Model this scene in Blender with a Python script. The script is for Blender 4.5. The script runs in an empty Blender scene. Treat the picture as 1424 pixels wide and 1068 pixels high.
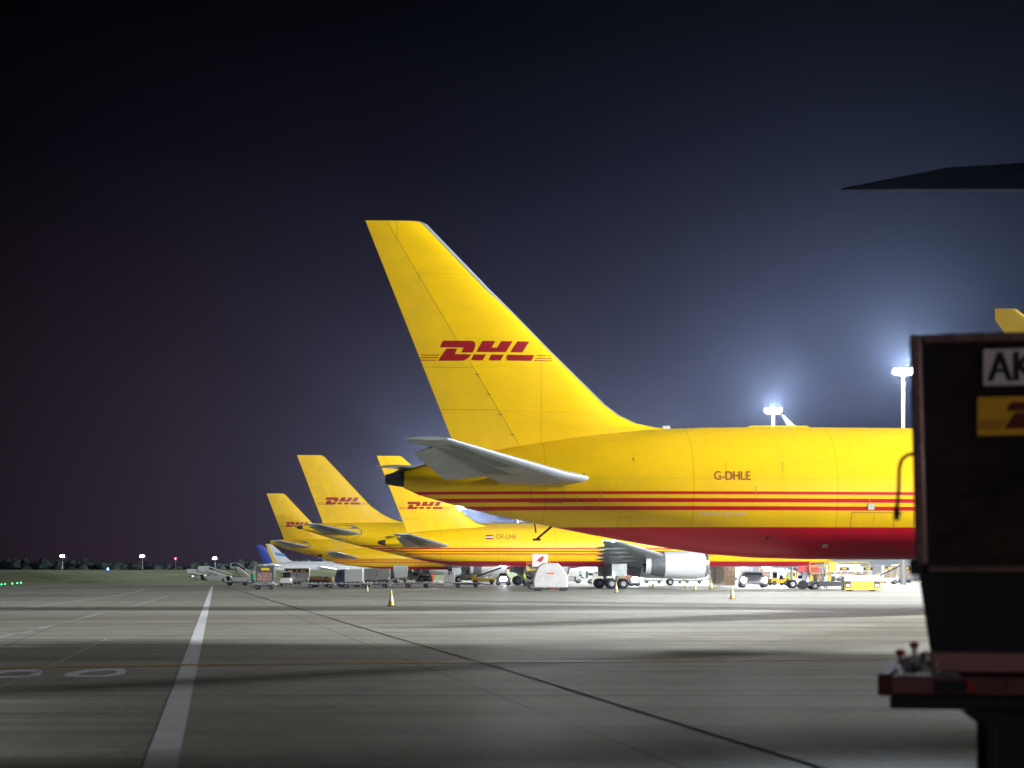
import bpy, bmesh, math, random
from mathutils import Vector, Matrix
random.seed(7)
R = math.radians
scene = bpy.context.scene
col = scene.collection

# ------------------------------------------------------------------ camera, sky, exposure
cam_d = bpy.data.cameras.new("camera")
cam = bpy.data.objects.new("camera", cam_d)
col.objects.link(cam)
cam.location = (0, 0, 1.5)
cam.rotation_euler = (R(90), 0, 0)
cam_d.sensor_width = 36.0
cam_d.lens = 2800 / 1424 * 36
cam_d.shift_y = 264 / 1424
cam_d.clip_start = 0.1
cam_d.clip_end = 6000
cam_d.dof.use_dof = True
cam_d.dof.focus_distance = 95
cam_d.dof.aperture_fstop = 2.6
scene.camera = cam
scene.render.engine = 'CYCLES'
scene.cycles.use_denoising = True
scene.cycles.max_bounces = 5
scene.cycles.diffuse_bounces = 2
scene.cycles.volume_bounces = 0
scene.cycles.sample_clamp_indirect = 4.0
scene.view_settings.view_transform = 'Standard'
scene.view_settings.look = 'None'
scene.view_settings.exposure = 0.0
scene.view_settings.gamma = 1.0

world = bpy.data.worlds.new("World")
scene.world = world
world.use_nodes = True
wn, wl = world.node_tree.nodes, world.node_tree.links
wn.clear()
w_out = wn.new('ShaderNodeOutputWorld')
w_bg = wn.new('ShaderNodeBackground')
w_tc = wn.new('ShaderNodeTexCoord')
w_sep = wn.new('ShaderNodeSeparateXYZ')
wl.new(w_tc.outputs['Generated'], w_sep.inputs[0])
def wramp(src, stops, lo, hi):
    mr = wn.new('ShaderNodeMapRange')
    mr.inputs['From Min'].default_value = lo
    mr.inputs['From Max'].default_value = hi
    wl.new(src, mr.inputs['Value'])
    cr = wn.new('ShaderNodeValToRGB')
    e = cr.color_ramp.elements
    while len(e) < len(stops): e.new(0.5)
    for i, (p, c) in enumerate(stops):
        e[i].position = p
        e[i].color = (*c, 1)
    wl.new(mr.outputs[0], cr.inputs[0])
    return cr.outputs[0]
# the light dome of the airport: purple to the west, blue over the flood-lit stands
hor = wramp(w_sep.outputs['X'], [(0, (.010, .005, .008)), (.22, (.026, .0155, .027)), (.5, (.027, .020, .044)), (.78, (.025, .024, .056)), (1, (.008, .015, .042))], -.28, .28)
ele = wramp(w_sep.outputs['Z'], [(0, (1.0, 1, 1)), (.30, (.72, .74, .76)), (.48, (.40, .41, .46)), (.68, (.11, .12, .17)), (.88, (.015, .018, .03)), (1, (.004, .005, .010))], 0.0, .30)
w_mix = wn.new('ShaderNodeMixRGB')
w_mix.blend_type = 'MULTIPLY'
w_mix.inputs[0].default_value = 1
wl.new(hor, w_mix.inputs[1]); wl.new(ele, w_mix.inputs[2])
wl.new(w_mix.outputs[0], w_bg.inputs['Color'])
w_bg.inputs['Strength'].default_value = 1.0
wl.new(w_bg.outputs[0], w_out.inputs['Surface'])

# flood lights of the apron: a row of 30 m masts along the stand heads (the last ones stand beside and behind the camera)
MASTS = [(45.0, 347.0, 30), (54.4, 280.0, 30), (62.5, 212.0, 30), (72.0, 142.0, 28), (80.0, 68.0, 24), (88.0, -6.0, 20), (96.0, -80.0, 26), (-22.0, 850.0, 30), (36.0, 420.0, 30), (26.0, 500.0, 30), (15.0, 590.0, 30), (2.0, 680.0, 30)]
MAST_POWER = 4.2e5
MAST_SHARE = [.7, .30, .20, 1.15, 2.6, .08, .30, 9, 1, 1, 1, 1]      # power of each mast tuned for the brightness of ground and airplanes

# ------------------------------------------------------------------ helpers
def tag(o, label=None, cat=None, group=None, kind=None):
    if label: o['label'] = label
    if cat: o['category'] = cat
    if group: o['group'] = group
    if kind: o['kind'] = kind
    return o

def empty(name, loc=(0, 0, 0), rz=0.0, label=None, cat=None, group=None):
    o = bpy.data.objects.new(name, None)
    o.empty_display_size = .3
    col.objects.link(o)
    o.location = loc
    o.rotation_euler = (0, 0, rz)
    return tag(o, label, cat, group)

class MB:
    def __init__(s): s.v, s.f, s.m = [], [], []
    def add(s, vs, fs, mi=0):
        b = len(s.v)
        s.v += [tuple(p) for p in vs]
        s.f += [tuple(b + i for i in f) for f in fs]
        s.m += [mi] * len(fs)
        return s
    def box(s, x0, x1, y0, y1, z0, z1, mi=0):
        vs = [(x, y, z) for x in (x0, x1) for y in (y0, y1) for z in (z0, z1)]
        return s.add(vs, [(0, 1, 3, 2), (4, 6, 7, 5), (0, 4, 5, 1), (2, 3, 7, 6), (0, 2, 6, 4), (1, 5, 7, 3)], mi)
    def loft(s, rings, caps=(True, True), mi=0):
        n = len(rings[0]); vs = [p for r in rings for p in r]; fs = []
        for k in range(len(rings) - 1):
            for i in range(n):
                j = (i + 1) % n
                fs.append((k * n + i, k * n + j, (k + 1) * n + j, (k + 1) * n + i))
        if caps[0]: fs.append(tuple(range(n - 1, -1, -1)))
        if caps[1]: fs.append(tuple((len(rings) - 1) * n + i for i in range(n)))
        return s.add(vs, fs, mi)
    def rev(s, prof, c=(0, 0, 0), axis='x', n=20, caps=(True, True), mi=0):
        rings = []
        for a, r in prof:
            ring = []
            for i in range(n):
                t = 2 * math.pi * i / n
                u, w = r * math.cos(t), r * math.sin(t)
                p = {'x': (a, u, w), 'y': (u, a, w), 'z': (u, w, a)}[axis]
                ring.append((p[0] + c[0], p[1] + c[1], p[2] + c[2]))
            rings.append(ring)
        return s.loft(rings, caps, mi)
    def bar(s, p, q, r, n=8, r2=None, mi=0):
        p, q = Vector(p), Vector(q)
        d = (q - p).normalized()
        a = d.orthogonal().normalized(); b = d.cross(a)
        rr = [r, r if r2 is None else r2]
        rings = [[tuple(c + (a * math.cos(2 * math.pi * i / n + .4) + b * math.sin(2 * math.pi * i / n + .4)) * rr[k]) for i in range(n)] for k, c in enumerate((p, q))]
        return s.loft(rings, (True, True), mi)
    def tube(s, pts, r, n=8, mi=0):
        pts = [Vector(p) for p in pts]; rings = []
        for k, p in enumerate(pts):
            d = (pts[min(k + 1, len(pts) - 1)] - pts[max(k - 1, 0)]).normalized()
            a = d.cross(Vector((0.13, 0.99, 0.05))).normalized(); b = d.cross(a)
            rings.append([tuple(p + (a * math.cos(2 * math.pi * i / n) + b * math.sin(2 * math.pi * i / n)) * r) for i in range(n)])
        return s.loft(rings, (True, True), mi)
    def prism(s, poly, y0, y1, mi=0):
        """polygon in x,z extruded along y"""
        n = len(poly)
        vs = [(x, y0, z) for x, z in poly] + [(x, y1, z) for x, z in poly]
        fs = [tuple(range(n)), tuple(range(2 * n - 1, n - 1, -1))] + [(i, i + n, (i + 1) % n + n, (i + 1) % n) for i in range(n)]
        return s.add(vs, fs, mi)
    def build(s, name, mats, parent=None, smooth=True, bevel=0.0, loc=None):
        me = bpy.data.meshes.new(name)
        me.from_pydata(s.v, [], s.f)
        for m in (mats if isinstance(mats, (list, tuple)) else [mats]): me.materials.append(m)
        for p, mi in zip(me.polygons, s.m): p.material_index = mi
        bm = bmesh.new(); bm.from_mesh(me)
        bmesh.ops.recalc_face_normals(bm, faces=bm.faces)
        bm.to_mesh(me); bm.free()
        if smooth:
            for p in me.polygons: p.use_smooth = True
            me.set_sharp_from_angle(angle=R(32))
        o = bpy.data.objects.new(name, me)
        col.objects.link(o)
        if parent: o.parent = parent
        if loc: o.location = loc
        if bevel:
            b = o.modifiers.new('bevel', 'BEVEL'); b.width = bevel; b.segments = 2; b.limit_method = 'ANGLE'
        return o

def kids(o): return [c for c in bpy.data.objects if c.parent == o]
def copy_tree(o, parent=None, label=None, loc=None, rz=None):
    c = o.copy(); col.objects.link(c)
    if parent: c.parent = parent
    if label: c['label'] = label
    if loc: c.location = loc
    if rz is not None: c.rotation_euler = (0, 0, rz)
    for ch in kids(o): copy_tree(ch, c)
    return c

def px_x(px, D): return (px - 712) / 2800 * D       # metres right of the viewpoint for a survey bearing
def dist(py): return 4200.0 / (py - 798)            # distance of a point of the ground
def gp(px, py):
    D = dist(py)
    return (px_x(px, D), D)

# ------------------------------------------------------------------ materials
def mat(name, c, rough=.5, metal=0.0, noise=0.0, nscale=3.0, c2=None, bump=0.0, bscale=20.0, coat=0.0, spec=.5, stretch=(1, 1, 1)):
    m = bpy.data.materials.new(name); m.use_nodes = True
    nt = m.node_tree; b = nt.nodes['Principled BSDF']
    b.inputs['Base Color'].default_value = (*c, 1)
    b.inputs['Roughness'].default_value = rough
    b.inputs['Metallic'].default_value = metal
    b.inputs['Specular IOR Level'].default_value = spec
    if coat: b.inputs['Coat Weight'].default_value = coat; b.inputs['Coat Roughness'].default_value = .12
    tc = nt.nodes.new('ShaderNodeTexCoord')
    mp = nt.nodes.new('ShaderNodeMapping'); mp.inputs['Scale'].default_value = stretch
    nt.links.new(tc.outputs['Object'], mp.inputs[0])
    if noise or c2:
        n = nt.nodes.new('ShaderNodeTexNoise'); n.inputs['Scale'].default_value = nscale; n.inputs['Detail'].default_value = 7
        n.inputs['Roughness'].default_value = .6
        nt.links.new(mp.outputs[0], n.inputs[0])
        cr = nt.nodes.new('ShaderNodeValToRGB')
        cr.color_ramp.elements[0].position = .32; cr.color_ramp.elements[1].position = .68
        d = c2 if c2 else tuple(x * (1 - noise) for x in c)
        cr.color_ramp.elements[0].color = (*d, 1); cr.color_ramp.elements[1].color = (*c, 1)
        nt.links.new(n.outputs[0], cr.inputs[0])
        nt.links.new(cr.outputs[0], b.inputs['Base Color'])
        mr = nt.nodes.new('ShaderNodeMapRange'); mr.inputs['To Min'].default_value = min(1, rough + .12); mr.inputs['To Max'].default_value = max(.05, rough - .08)
        nt.links.new(n.outputs[0], mr.inputs[0]); nt.links.new(mr.outputs[0], b.inputs['Roughness'])
    if bump:
        n2 = nt.nodes.new('ShaderNodeTexNoise'); n2.inputs['Scale'].default_value = bscale; n2.inputs['Detail'].default_value = 5
        nt.links.new(mp.outputs[0], n2.inputs[0])
        bp = nt.nodes.new('ShaderNodeBump'); bp.inputs['Strength'].default_value = bump; bp.inputs['Distance'].default_value = .05
        nt.links.new(n2.outputs[0], bp.inputs['Height']); nt.links.new(bp.outputs[0], b.inputs['Normal'])
    return m

def emit(name, c, s):
    m = bpy.data.materials.new(name); m.use_nodes = True
    b = m.node_tree.nodes['Principled BSDF']
    b.inputs['Base Color'].default_value = (.8, .8, .8, 1)
    b.inputs['Emission Color'].default_value = (*c, 1)
    b.inputs['Emission Strength'].default_value = s
    return m

YEL = (.93, .575, .0015); RED = (.58, .001, .016)
def livery(name, stripes, belly, xr=(-5, 80), base=YEL, red=RED, smut=.11):
    """yellow skin; painted red bands by height; faint panel seams and grime"""
    m = bpy.data.materials.new(name); m.use_nodes = True
    nt = m.node_tree; N, L = nt.nodes, nt.links
    b = N['Principled BSDF']
    b.inputs['Roughness'].default_value = .34
    b.inputs['Specular IOR Level'].default_value = .4
    tc = N.new('ShaderNodeTexCoord'); sp = N.new('ShaderNodeSeparateXYZ'); L.new(tc.outputs['Object'], sp.inputs[0])
    mr = N.new('ShaderNodeMath'); mr.operation = 'DIVIDE'; mr.inputs[1].default_value = 10
    L.new(sp.outputs['Z'], mr.inputs[0])
    cr = N.new('ShaderNodeValToRGB'); cr.color_ramp.interpolation = 'CONSTANT'
    stops = [(0, red), (belly / 10, base)]
    for lo, hi in sorted(stripes): stops += [(lo / 10, red), (hi / 10, base)]
    e = cr.color_ramp.elements
    while len(e) < len(stops): e.new(.5)
    for i, (p, c) in enumerate(stops): e[i].position = p; e[i].color = (*c, 1)
    L.new(mr.outputs[0], cr.inputs[0])
    # grime
    mp = N.new('ShaderNodeMapping'); mp.inputs['Scale'].default_value = (.35, .8, 1.2); L.new(tc.outputs['Object'], mp.inputs[0])
    no = N.new('ShaderNodeTexNoise'); no.inputs['Scale'].default_value = 1.6; no.inputs['Detail'].default_value = 9; no.inputs['Roughness'].default_value = .65
    L.new(mp.outputs[0], no.inputs[0])
    g = N.new('ShaderNodeMapRange'); g.inputs['From Min'].default_value = .3; g.inputs['From Max'].default_value = .7
    g.inputs['To Min'].default_value = 1 - smut; g.inputs['To Max'].default_value = 1.0
    L.new(no.outputs[0], g.inputs[0])
    # frame seams every 2.55 m, one long lap joint
    def seam(src, period, width, off=0):
        a = N.new('ShaderNodeMath'); a.operation = 'ADD'; a.inputs[1].default_value = off; L.new(src, a.inputs[0])
        q = N.new('ShaderNodeMath'); q.operation = 'PINGPONG'; q.inputs[1].default_value = period; L.new(a.outputs[0], q.inputs[0])
        c = N.new('ShaderNodeMath'); c.operation = 'GREATER_THAN'; c.inputs[1].default_value = width; L.new(q.outputs[0], c.inputs[0])
        return c.outputs[0]
    s1 = seam(sp.outputs['X'], 2.9, .018, .3)
    s2 = seam(sp.outputs['Z'], 1.37, .008, .2)
    mn = N.new('ShaderNodeMath'); mn.operation = 'MULTIPLY'; L.new(s1, mn.inputs[0]); L.new(s2, mn.inputs[1])
    sm = N.new('ShaderNodeMapRange'); sm.inputs['To Min'].default_value = .72; L.new(mn.outputs[0], sm.inputs[0])
    mu = N.new('ShaderNodeMath'); mu.operation = 'MULTIPLY'; L.new(g.outputs[0], mu.inputs[0]); L.new(sm.outputs[0], mu.inputs[1])
    mx = N.new('ShaderNodeVectorMath'); mx.operation = 'SCALE'
    L.new(cr.outputs[0], mx.inputs[0]); L.new(mu.outputs[0], mx.inputs['Scale'])
    L.new(mx.outputs[0], b.inputs['Base Color'])
    # slightly wavy sheet metal
    n3 = N.new('ShaderNodeTexNoise'); n3.inputs['Scale'].default_value = 1.1; n3.inputs['Detail'].default_value = 3; L.new(tc.outputs['Object'], n3.inputs[0])
    bp = N.new('ShaderNodeBump'); bp.inputs['Strength'].default_value = .25; bp.inputs['Distance'].default_value = .03
    L.new(n3.outputs[0], bp.inputs['Height']); L.new(bp.outputs[0], b.inputs['Normal'])
    return m

M = {}
M['yellow'] = mat('fin yellow', YEL, .38, noise=.14, nscale=.9, spec=.35)
M['yellow_rudder'] = mat('rudder yellow', (.86, .53, .0015), .4, noise=.12, nscale=1.1)
M['seam_yellow'] = mat('dark yellow fitting', (.20, .12, .005), .6)
M['red'] = mat('logo red', (.30, .002, .006), .4)
M['dkred'] = mat('registration red', (.25, .004, .010), .5)
M['wing'] = mat('wing grey', (.40, .43, .43), .38, .25, noise=.25, nscale=1.5)
M['wing_dark'] = mat('wing box grey', (.20, .23, .22), .45, .2, noise=.25, nscale=1.5)
M['edge'] = mat('polished leading edge', (.40, .44, .50), .35, .4, noise=.1)
M['wing_unlit'] = mat('unlit wing black', (.004, .004, .005), .95, spec=0.0, noise=.3, nscale=1.5)  # near black colour stands for the unlit underside of the wing
M['metal'] = mat('bare metal', (.68, .70, .73), .24, .9, noise=.15, nscale=3)
M['cowl'] = mat('engine cowl white', (.66, .68, .68), .35, .1, noise=.12, nscale=1.5)
M['cowl_dark'] = mat('engine reverser grey', (.22, .23, .25), .4, .5, noise=.3, nscale=4)
M['black'] = mat('black rubber', (.009, .009, .010), .8, noise=.3, nscale=6)
M['dark'] = mat('dark steel', (.03, .03, .035), .5, .4, noise=.3, nscale=6)
M['glass'] = mat('dark glass', (.02, .025, .03), .08)
M['white'] = mat('white paint', (.58, .59, .60), .35, noise=.12, nscale=2.5)
M['offwhite'] = mat('off white sheet', (.52, .51, .49), .6, noise=.22, nscale=2.0, bump=.5, bscale=5)
M['equip_yellow'] = mat('equipment yellow', (.75, .50, .01), .4, noise=.25, nscale=4)
M['grey'] = mat('grey steel', (.30, .31, .32), .45, .3, noise=.3, nscale=4)
M['midgrey'] = mat('hub grey', (.13, .13, .14), .4, .5)
M['brown'] = mat('brown paint', (.26, .13, .03), .45, noise=.3, nscale=4)
M['carton'] = mat('carton brown', (.36, .24, .14), .8, noise=.4, nscale=3.5)
M['wrap'] = mat('shrink wrapped cargo', (.42, .38, .33), .35, noise=.5, nscale=5, bump=.6, bscale=6)
M['orange'] = mat('high visibility orange', (.90, .12, .01), .6)
M['hivis'] = mat('high visibility yellow', (.55, .75, .05), .6)
M['navy'] = mat('navy cloth', (.02, .03, .07), .8)
M['skin'] = mat('skin', (.50, .30, .20), .6)
M['hair'] = mat('hair', (.04, .025, .015), .7)
M['blue'] = mat('tail blue', (.005, .035, .30), .35)
M['cyan'] = mat('tail light blue', (.20, .50, .72), .35)
M['stripeblue'] = mat('band blue', (.01, .20, .50), .4)
M['cone'] = mat('cone yellow', (.72, .50, .05), .5, noise=.3, nscale=8)
M['cone_white'] = mat('cone white band', (.72, .70, .66), .5, noise=.2, nscale=8)
M['redpaint'] = mat('red paint', (.42, .02, .015), .5, noise=.4, nscale=8)
M['green'] = mat('green side panel', (.02, .25, .10), .5)
M['lamp'] = emit('flood lamp', (.86, .93, 1.0), 260)
M['lamp_far'] = emit('far lamp', (.90, .94, 1.0), 160)
M['headlight'] = emit('head lamp', (.82, .88, 1.0), 420)
M['greenlight'] = emit('green marker', (.0, 1.0, .22), 3)
M['bluelight'] = emit('blue marker', (.10, .35, 1.0), 6)
M['redlight'] = emit('red marker', (1.0, .02, .05), 25)
M['navlight'] = emit('green cyan wing light', (.10, .75, 1.0), 200)
M['whitelight'] = emit('white wing light', (1.0, .95, .85), 60)
M['window_lit'] = emit('lit cabin window', (.80, .90, 1.0), 1.2)

# ------------------------------------------------------------------ lettering and logos
def text_poly(txt, size):
    cu = bpy.data.curves.new('t', 'FONT'); cu.body = txt; cu.size = size
    o = bpy.data.objects.new('t', cu); col.objects.link(o)
    dg = bpy.context.evaluated_depsgraph_get()
    me = bpy.data.meshes.new_from_object(o.evaluated_get(dg))
    vs = [(v.co.x, v.co.y) for v in me.vertices]; fs = [tuple(p.vertices) for p in me.polygons]
    bpy.data.objects.remove(o); bpy.data.curves.remove(cu); bpy.data.meshes.remove(me)
    return vs, fs

# three slanted letters cut by a slit, speed lines both sides; traced outline, unit = letter height
def logo_polys():
    raw = [
        [(265,82),(540,82),(562,86),(577,97),(584,112),(583,132),(574,160),(556,195),(440,195),(452,178),(470,148),(232,146)],
        [(297,158),(405,158),(378,211),(542,213),(525,235),(500,256),(478,268),(455,275),(215,276)],
        [(655,82),(782,82),(744,146),(800,146),(842,82),(955,82),(886,189),(592,189)],
        [(568,213),(690,213),(653,270),(540,270)],
        [(742,213),(868,213),(832,270),(713,270)],
        [(1003,82),(1124,82),(1053,189),(930,189)],
        [(903,213),(1174,213),(1142,270),(912,270),(898,262),(892,248),(893,235)],
        [(40,218),(225,218),(220,226),(38,226)], [(38,243),(212,243),(206,251),(36,251)], [(36,267),(195,267),(190,275),(34,275)],
        [(1200,213),(1350,213),(1350,221),(1195,221)], [(1185,239),(1350,239),(1350,247),(1180,247)], [(1170,262),(1350,262),(1350,270),(1165,270)],
    ]
    return [[((x - 215) / 190.0, (276 - y) / 190.0) for x, y in p] for p in raw]

def decal(name, polys, surf, m, parent, maxlen=.5):
    """polys in a,b ; surf(a,b)->xyz. Cut fine enough to follow the curved skin"""
    bm = bmesh.new()
    for p in polys:
        vs = [bm.verts.new((a, b, 0)) for a, b in p]
        try: bm.faces.new(vs)
        except Exception: pass
    bmesh.ops.triangulate(bm, faces=bm.faces)
    for _ in range(5):
        long = [e for e in bm.edges if e.calc_length() > maxlen]
        if not long: break
        bmesh.ops.subdivide_edges(bm, edges=long, cuts=1)
        bmesh.ops.triangulate(bm, faces=bm.faces)
    for v in bm.verts: v.co = Vector(surf(v.co.x, v.co.y))
    me = bpy.data.meshes.new(name); bm.to_mesh(me); bm.free()
    me.materials.append(m)
    o = bpy.data.objects.new(name, me); col.objects.link(o); o.parent = parent
    return o

def text_faces(txt, size, at=(0, 0), sx=1.0):
    vs, fs = text_poly(txt, size)
    return [[(at[0] + vs[i][0] * sx, at[1] + vs[i][1]) for i in f] for f in fs]

# ------------------------------------------------------------------ aircraft
def foil(u): return 5 * (.2969 * math.sqrt(max(u, 0)) - .126 * u - .3516 * u * u + .2843 * u ** 3 - .1036 * u ** 4)
def foil_ring(sec, u0=0.0, u1=1.0, n=12, drop=0.0):
    xle, xte, y, z, t, a = sec
    ch = xle - xte
    us = [u0 + (u1 - u0) * (1 - math.cos(math.pi * i / n)) / 2 for i in range(n + 1)]
    ny, nz = -math.sin(a), math.cos(a)
    top, bot = [], []
    for u in us:
        h = foil(u) * t * ch + .004
        dz = -drop * (u - u0) / max(1e-6, u1 - u0)
        x = xle - u * ch
        top.append((x, y + ny * h, z + nz * h + dz))
        bot.append((x, y - ny * h, z - nz * h + dz))
    return top + bot[::-1]
def lerp_sec(a, b, t): return tuple(x + (y - x) * t for x, y in zip(a, b))
def sec_at(secs, y, k=2):
    for a, b in zip(secs, secs[1:]):
        if min(a[k], b[k]) - 1e-6 <= y <= max(a[k], b[k]) + 1e-6:
            return lerp_sec(a, b, (y - a[k]) / (b[k] - a[k]) if b[k] != a[k] else 0)
    return secs[-1]

def interp(tab, x):
    if x <= tab[0][0]: return tab[0][1:]
    for a, b in zip(tab, tab[1:]):
        if x <= b[0]:
            t = (x - a[0]) / (b[0] - a[0])
            return tuple(p + (q - p) * t for p, q in zip(a[1:], b[1:]))
    return tab[-1][1:]

SPEC = {
 'wide_twin': dict(
   fus=[(-.02,5.62,4.93,.34),(.63,5.85,4.58,.62),(2.17,6.2,4.21,.98),(3.73,6.50,3.84,1.3),(5.45,6.78,3.50,1.62),(7.5,7.11,3.08,1.95),(9.84,7.36,2.68,2.25),(12.3,7.46,2.30,2.42),(14.2,7.5,2.15,2.50),(16.5,7.51,2.09,2.515),(30,7.51,2.09,2.515),(47,7.51,2.09,2.515),(49.5,7.38,2.15,2.42),(51.5,6.85,2.35,2.1),(53,6.1,2.7,1.6),(54.2,5.35,3.15,1.0),(54.9,4.5,3.9,.3)],
   fin_te=[(2.9,4.8),(2.54,5.63),(1.88,6.98),(-1.55,15.6)],
   fin_le=[(11.8,7.3),(10.2,7.44),(9.4,7.60),(8.72,7.91),(8.13,8.34),(7.42,9.02),(5.92,10.46),(4.46,11.92),(3.38,12.97),(.89,15.49),(.62,15.6)],
   hinge=((4.9,6.2),(-.72,15.6)), fin_t=.085,
   logo=(1.36,10.03,.79,.97), le_metal=True,
   stab=[(7.7,1.75,1.0,5.20,.075,0),(7.05,1.65,2.05,5.29,.085,0),(6.2,1.45,2.7,5.40,.10,0),(.9,-.62,9.3,6.30,.08,0)], elev=(.66,.80,.30),
   wing=[(37.5,25.6,1.6,3.0,.13,0),(32.6,25.0,8.2,3.75,.12,0),(20.9,18.6,23.6,5.45,.10,0)],
   winglet=[(20.9,18.6,23.6,5.45,.10,0),(20.0,18.2,24.05,5.65,.09,-.6),(18.9,17.3,24.35,6.2,.08,-1.2),(16.2,15.15,25.1,8.75,.08,-1.35),(15.75,15.12,25.15,9.06,.06,-1.35)],
   eng=dict(y=8.0,z=2.3,x0=27.6,x1=33.6,r=1.42), gear=dict(x=26.8,y=4.65,r=.62), nose_gear=49.3,
   stripes=[(4.01,4.17),(4.31,4.46),(4.61,4.76)], belly=3.35),
 'narrow_twin': dict(
   fus=[(-.02,5.02,4.28,.3),(.95,5.35,3.83,.68),(2.5,5.65,3.3,1.05),(4.1,5.85,2.97,1.32),(7.6,6.13,2.6,1.65),(10.5,6.28,2.38,1.8),(12.5,6.3,2.28,1.87),(15,6.3,2.24,1.88),(28,6.3,2.24,1.88),(41,6.3,2.24,1.88),(43.5,6.1,2.3,1.75),(45.2,5.5,2.5,1.4),(46.4,4.8,2.85,.95),(47.3,4.1,3.4,.25)],
   fin_te=[(2.9,4.2),(2.25,5.57),(-.87,13.4)],
   fin_le=[(12.0,6.2),(10.28,6.30),(9.2,6.7),(8.16,7.4),(2.69,12.39),(1.6,13.36),(1.42,13.4)],
   hinge=((4.2,5.4),(-.1,13.4)), fin_t=.085,
   logo=(2.1,8.02,.74,1.0), le_metal=False,
   stab=[(6.7,1.9,.8,4.25,.10,0),(6.2,1.8,1.6,4.35,.10,0),(1.9,.35,7.55,5.38,.08,0)], elev=(.68,.80,.15),
   wing=[(31.4,22.4,1.2,2.6,.13,0),(27.6,21.8,6.4,3.25,.12,0),(20.5,19.0,18.8,4.52,.10,0),(20.0,18.95,19.0,4.56,.08,0)],
   winglet=None,
   eng=dict(y=6.5,z=2.42,x0=25.3,x1=31.6,r=1.38), gear=dict(x=23.0,y=3.65,r=.52), nose_gear=42.0,
   stripes=[(3.42,3.54),(3.70,3.82),(3.96,4.08)], belly=2.75),
 'heavy_twin': dict(
   fus=[(-.02,7.72,7.1,.28),(1.2,7.86,6.75,.6),(2.64,7.95,6.26,.92),(5.4,8.0,5.5,1.4),(8.4,8.05,4.75,1.8),(11.3,8.05,4.1,2.15),(14,8.05,3.45,2.45),(16.4,8.05,2.95,2.62),(19,8.05,2.55,2.76),(22,8.05,2.42,2.82),(30,8.05,2.42,2.82),(45,8.05,2.42,2.82),(48,7.95,2.48,2.7),(50.5,7.4,2.7,2.25),(52.3,6.6,3.05,1.65),(53.5,5.8,3.5,1.0),(54.1,5.0,4.2,.3)],
   fin_te=[(2.9,7.1),(2.55,8.0),(-.73,16.6)],
   fin_le=[(14.2,7.9),(12.72,8.12),(11.3,8.55),(9.96,9.22),(8.58,10.24),(6.94,11.96),(2.75,16.4),(2.35,16.6)],
   hinge=((4.9,7.6),(.6,16.6)), fin_t=.085,
   logo=(2.75,10.3,.92,1.0), le_metal=False,
   stab=[(7.5,2.9,1.1,6.55,.10,0),(6.9,2.6,2.2,6.68,.10,0),(1.75,.05,8.1,7.65,.08,0)], elev=(.68,.80,.12),
   wing=[(37,24.5,1.6,3.3,.13,0),(31.5,23.9,8,4.1,.12,0),(20.6,18.1,20.9,6.35,.10,0),(19.4,17.7,22.2,6.9,.07,0)],
   winglet=None,
   eng=dict(y=7.9,z=2.7,x0=27.5,x1=33.0,r=1.42), gear=dict(x=28.8,y=4.8,r=.62), nose_gear=47.5,
   stripes=[(4.3,4.46),(4.62,4.78),(4.94,5.1)], belly=3.55),
}
SPEC['heavy_twin_flexed'] = dict(SPEC['heavy_twin'], wing=[(37,25.0,1.6,3.3,.13,0),(31.5,23.0,8,4.6,.12,0),(22.5,19.3,17.2,6.86,.08,0),(20.35,18.4,20,6.90,.07,0),(19.35,17.93,21.5,6.9,.06,0),(17.85,17.7,22.25,6.88,.05,0)])
def wheel(parent, c, r, w):
    mb = MB()
    mb.rev([(-w/2, r*.55), (-w/2, r*.9), (-w*.35, r), (w*.35, r), (w/2, r*.9), (w/2, r*.55)], c, 'y', 18, mi=0)
    mb.rev([(-w/2-.01, .02), (-w/2-.015, r*.5), (w/2+.015, r*.5), (w/2+.01, .02)], c, 'y', 14, mi=1)
    return mb.build('wheel', [M['black'], M['midgrey']], parent)

def fin_sections(sp):
    te = sorted([(z, x) for x, z in sp['fin_te']]); le = sorted([(z, x) for x, z in sp['fin_le']])
    zs = sorted(set([te[0][0]] + [z for z, _ in te if z >= te[0][0]] + [z for z, _ in le]))
    out = []
    for z in zs:
        xl = interp(le, z)[0]; xt = interp(te, z)[0]
        ch = xl - xt
        t = sp['fin_t'] * min(1.0, 6.5 / ch)
        out.append((xl, xt, 0.0, z, t, math.pi / 2))
    # keep the dorsal fillet thin at its root
    return out

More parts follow.
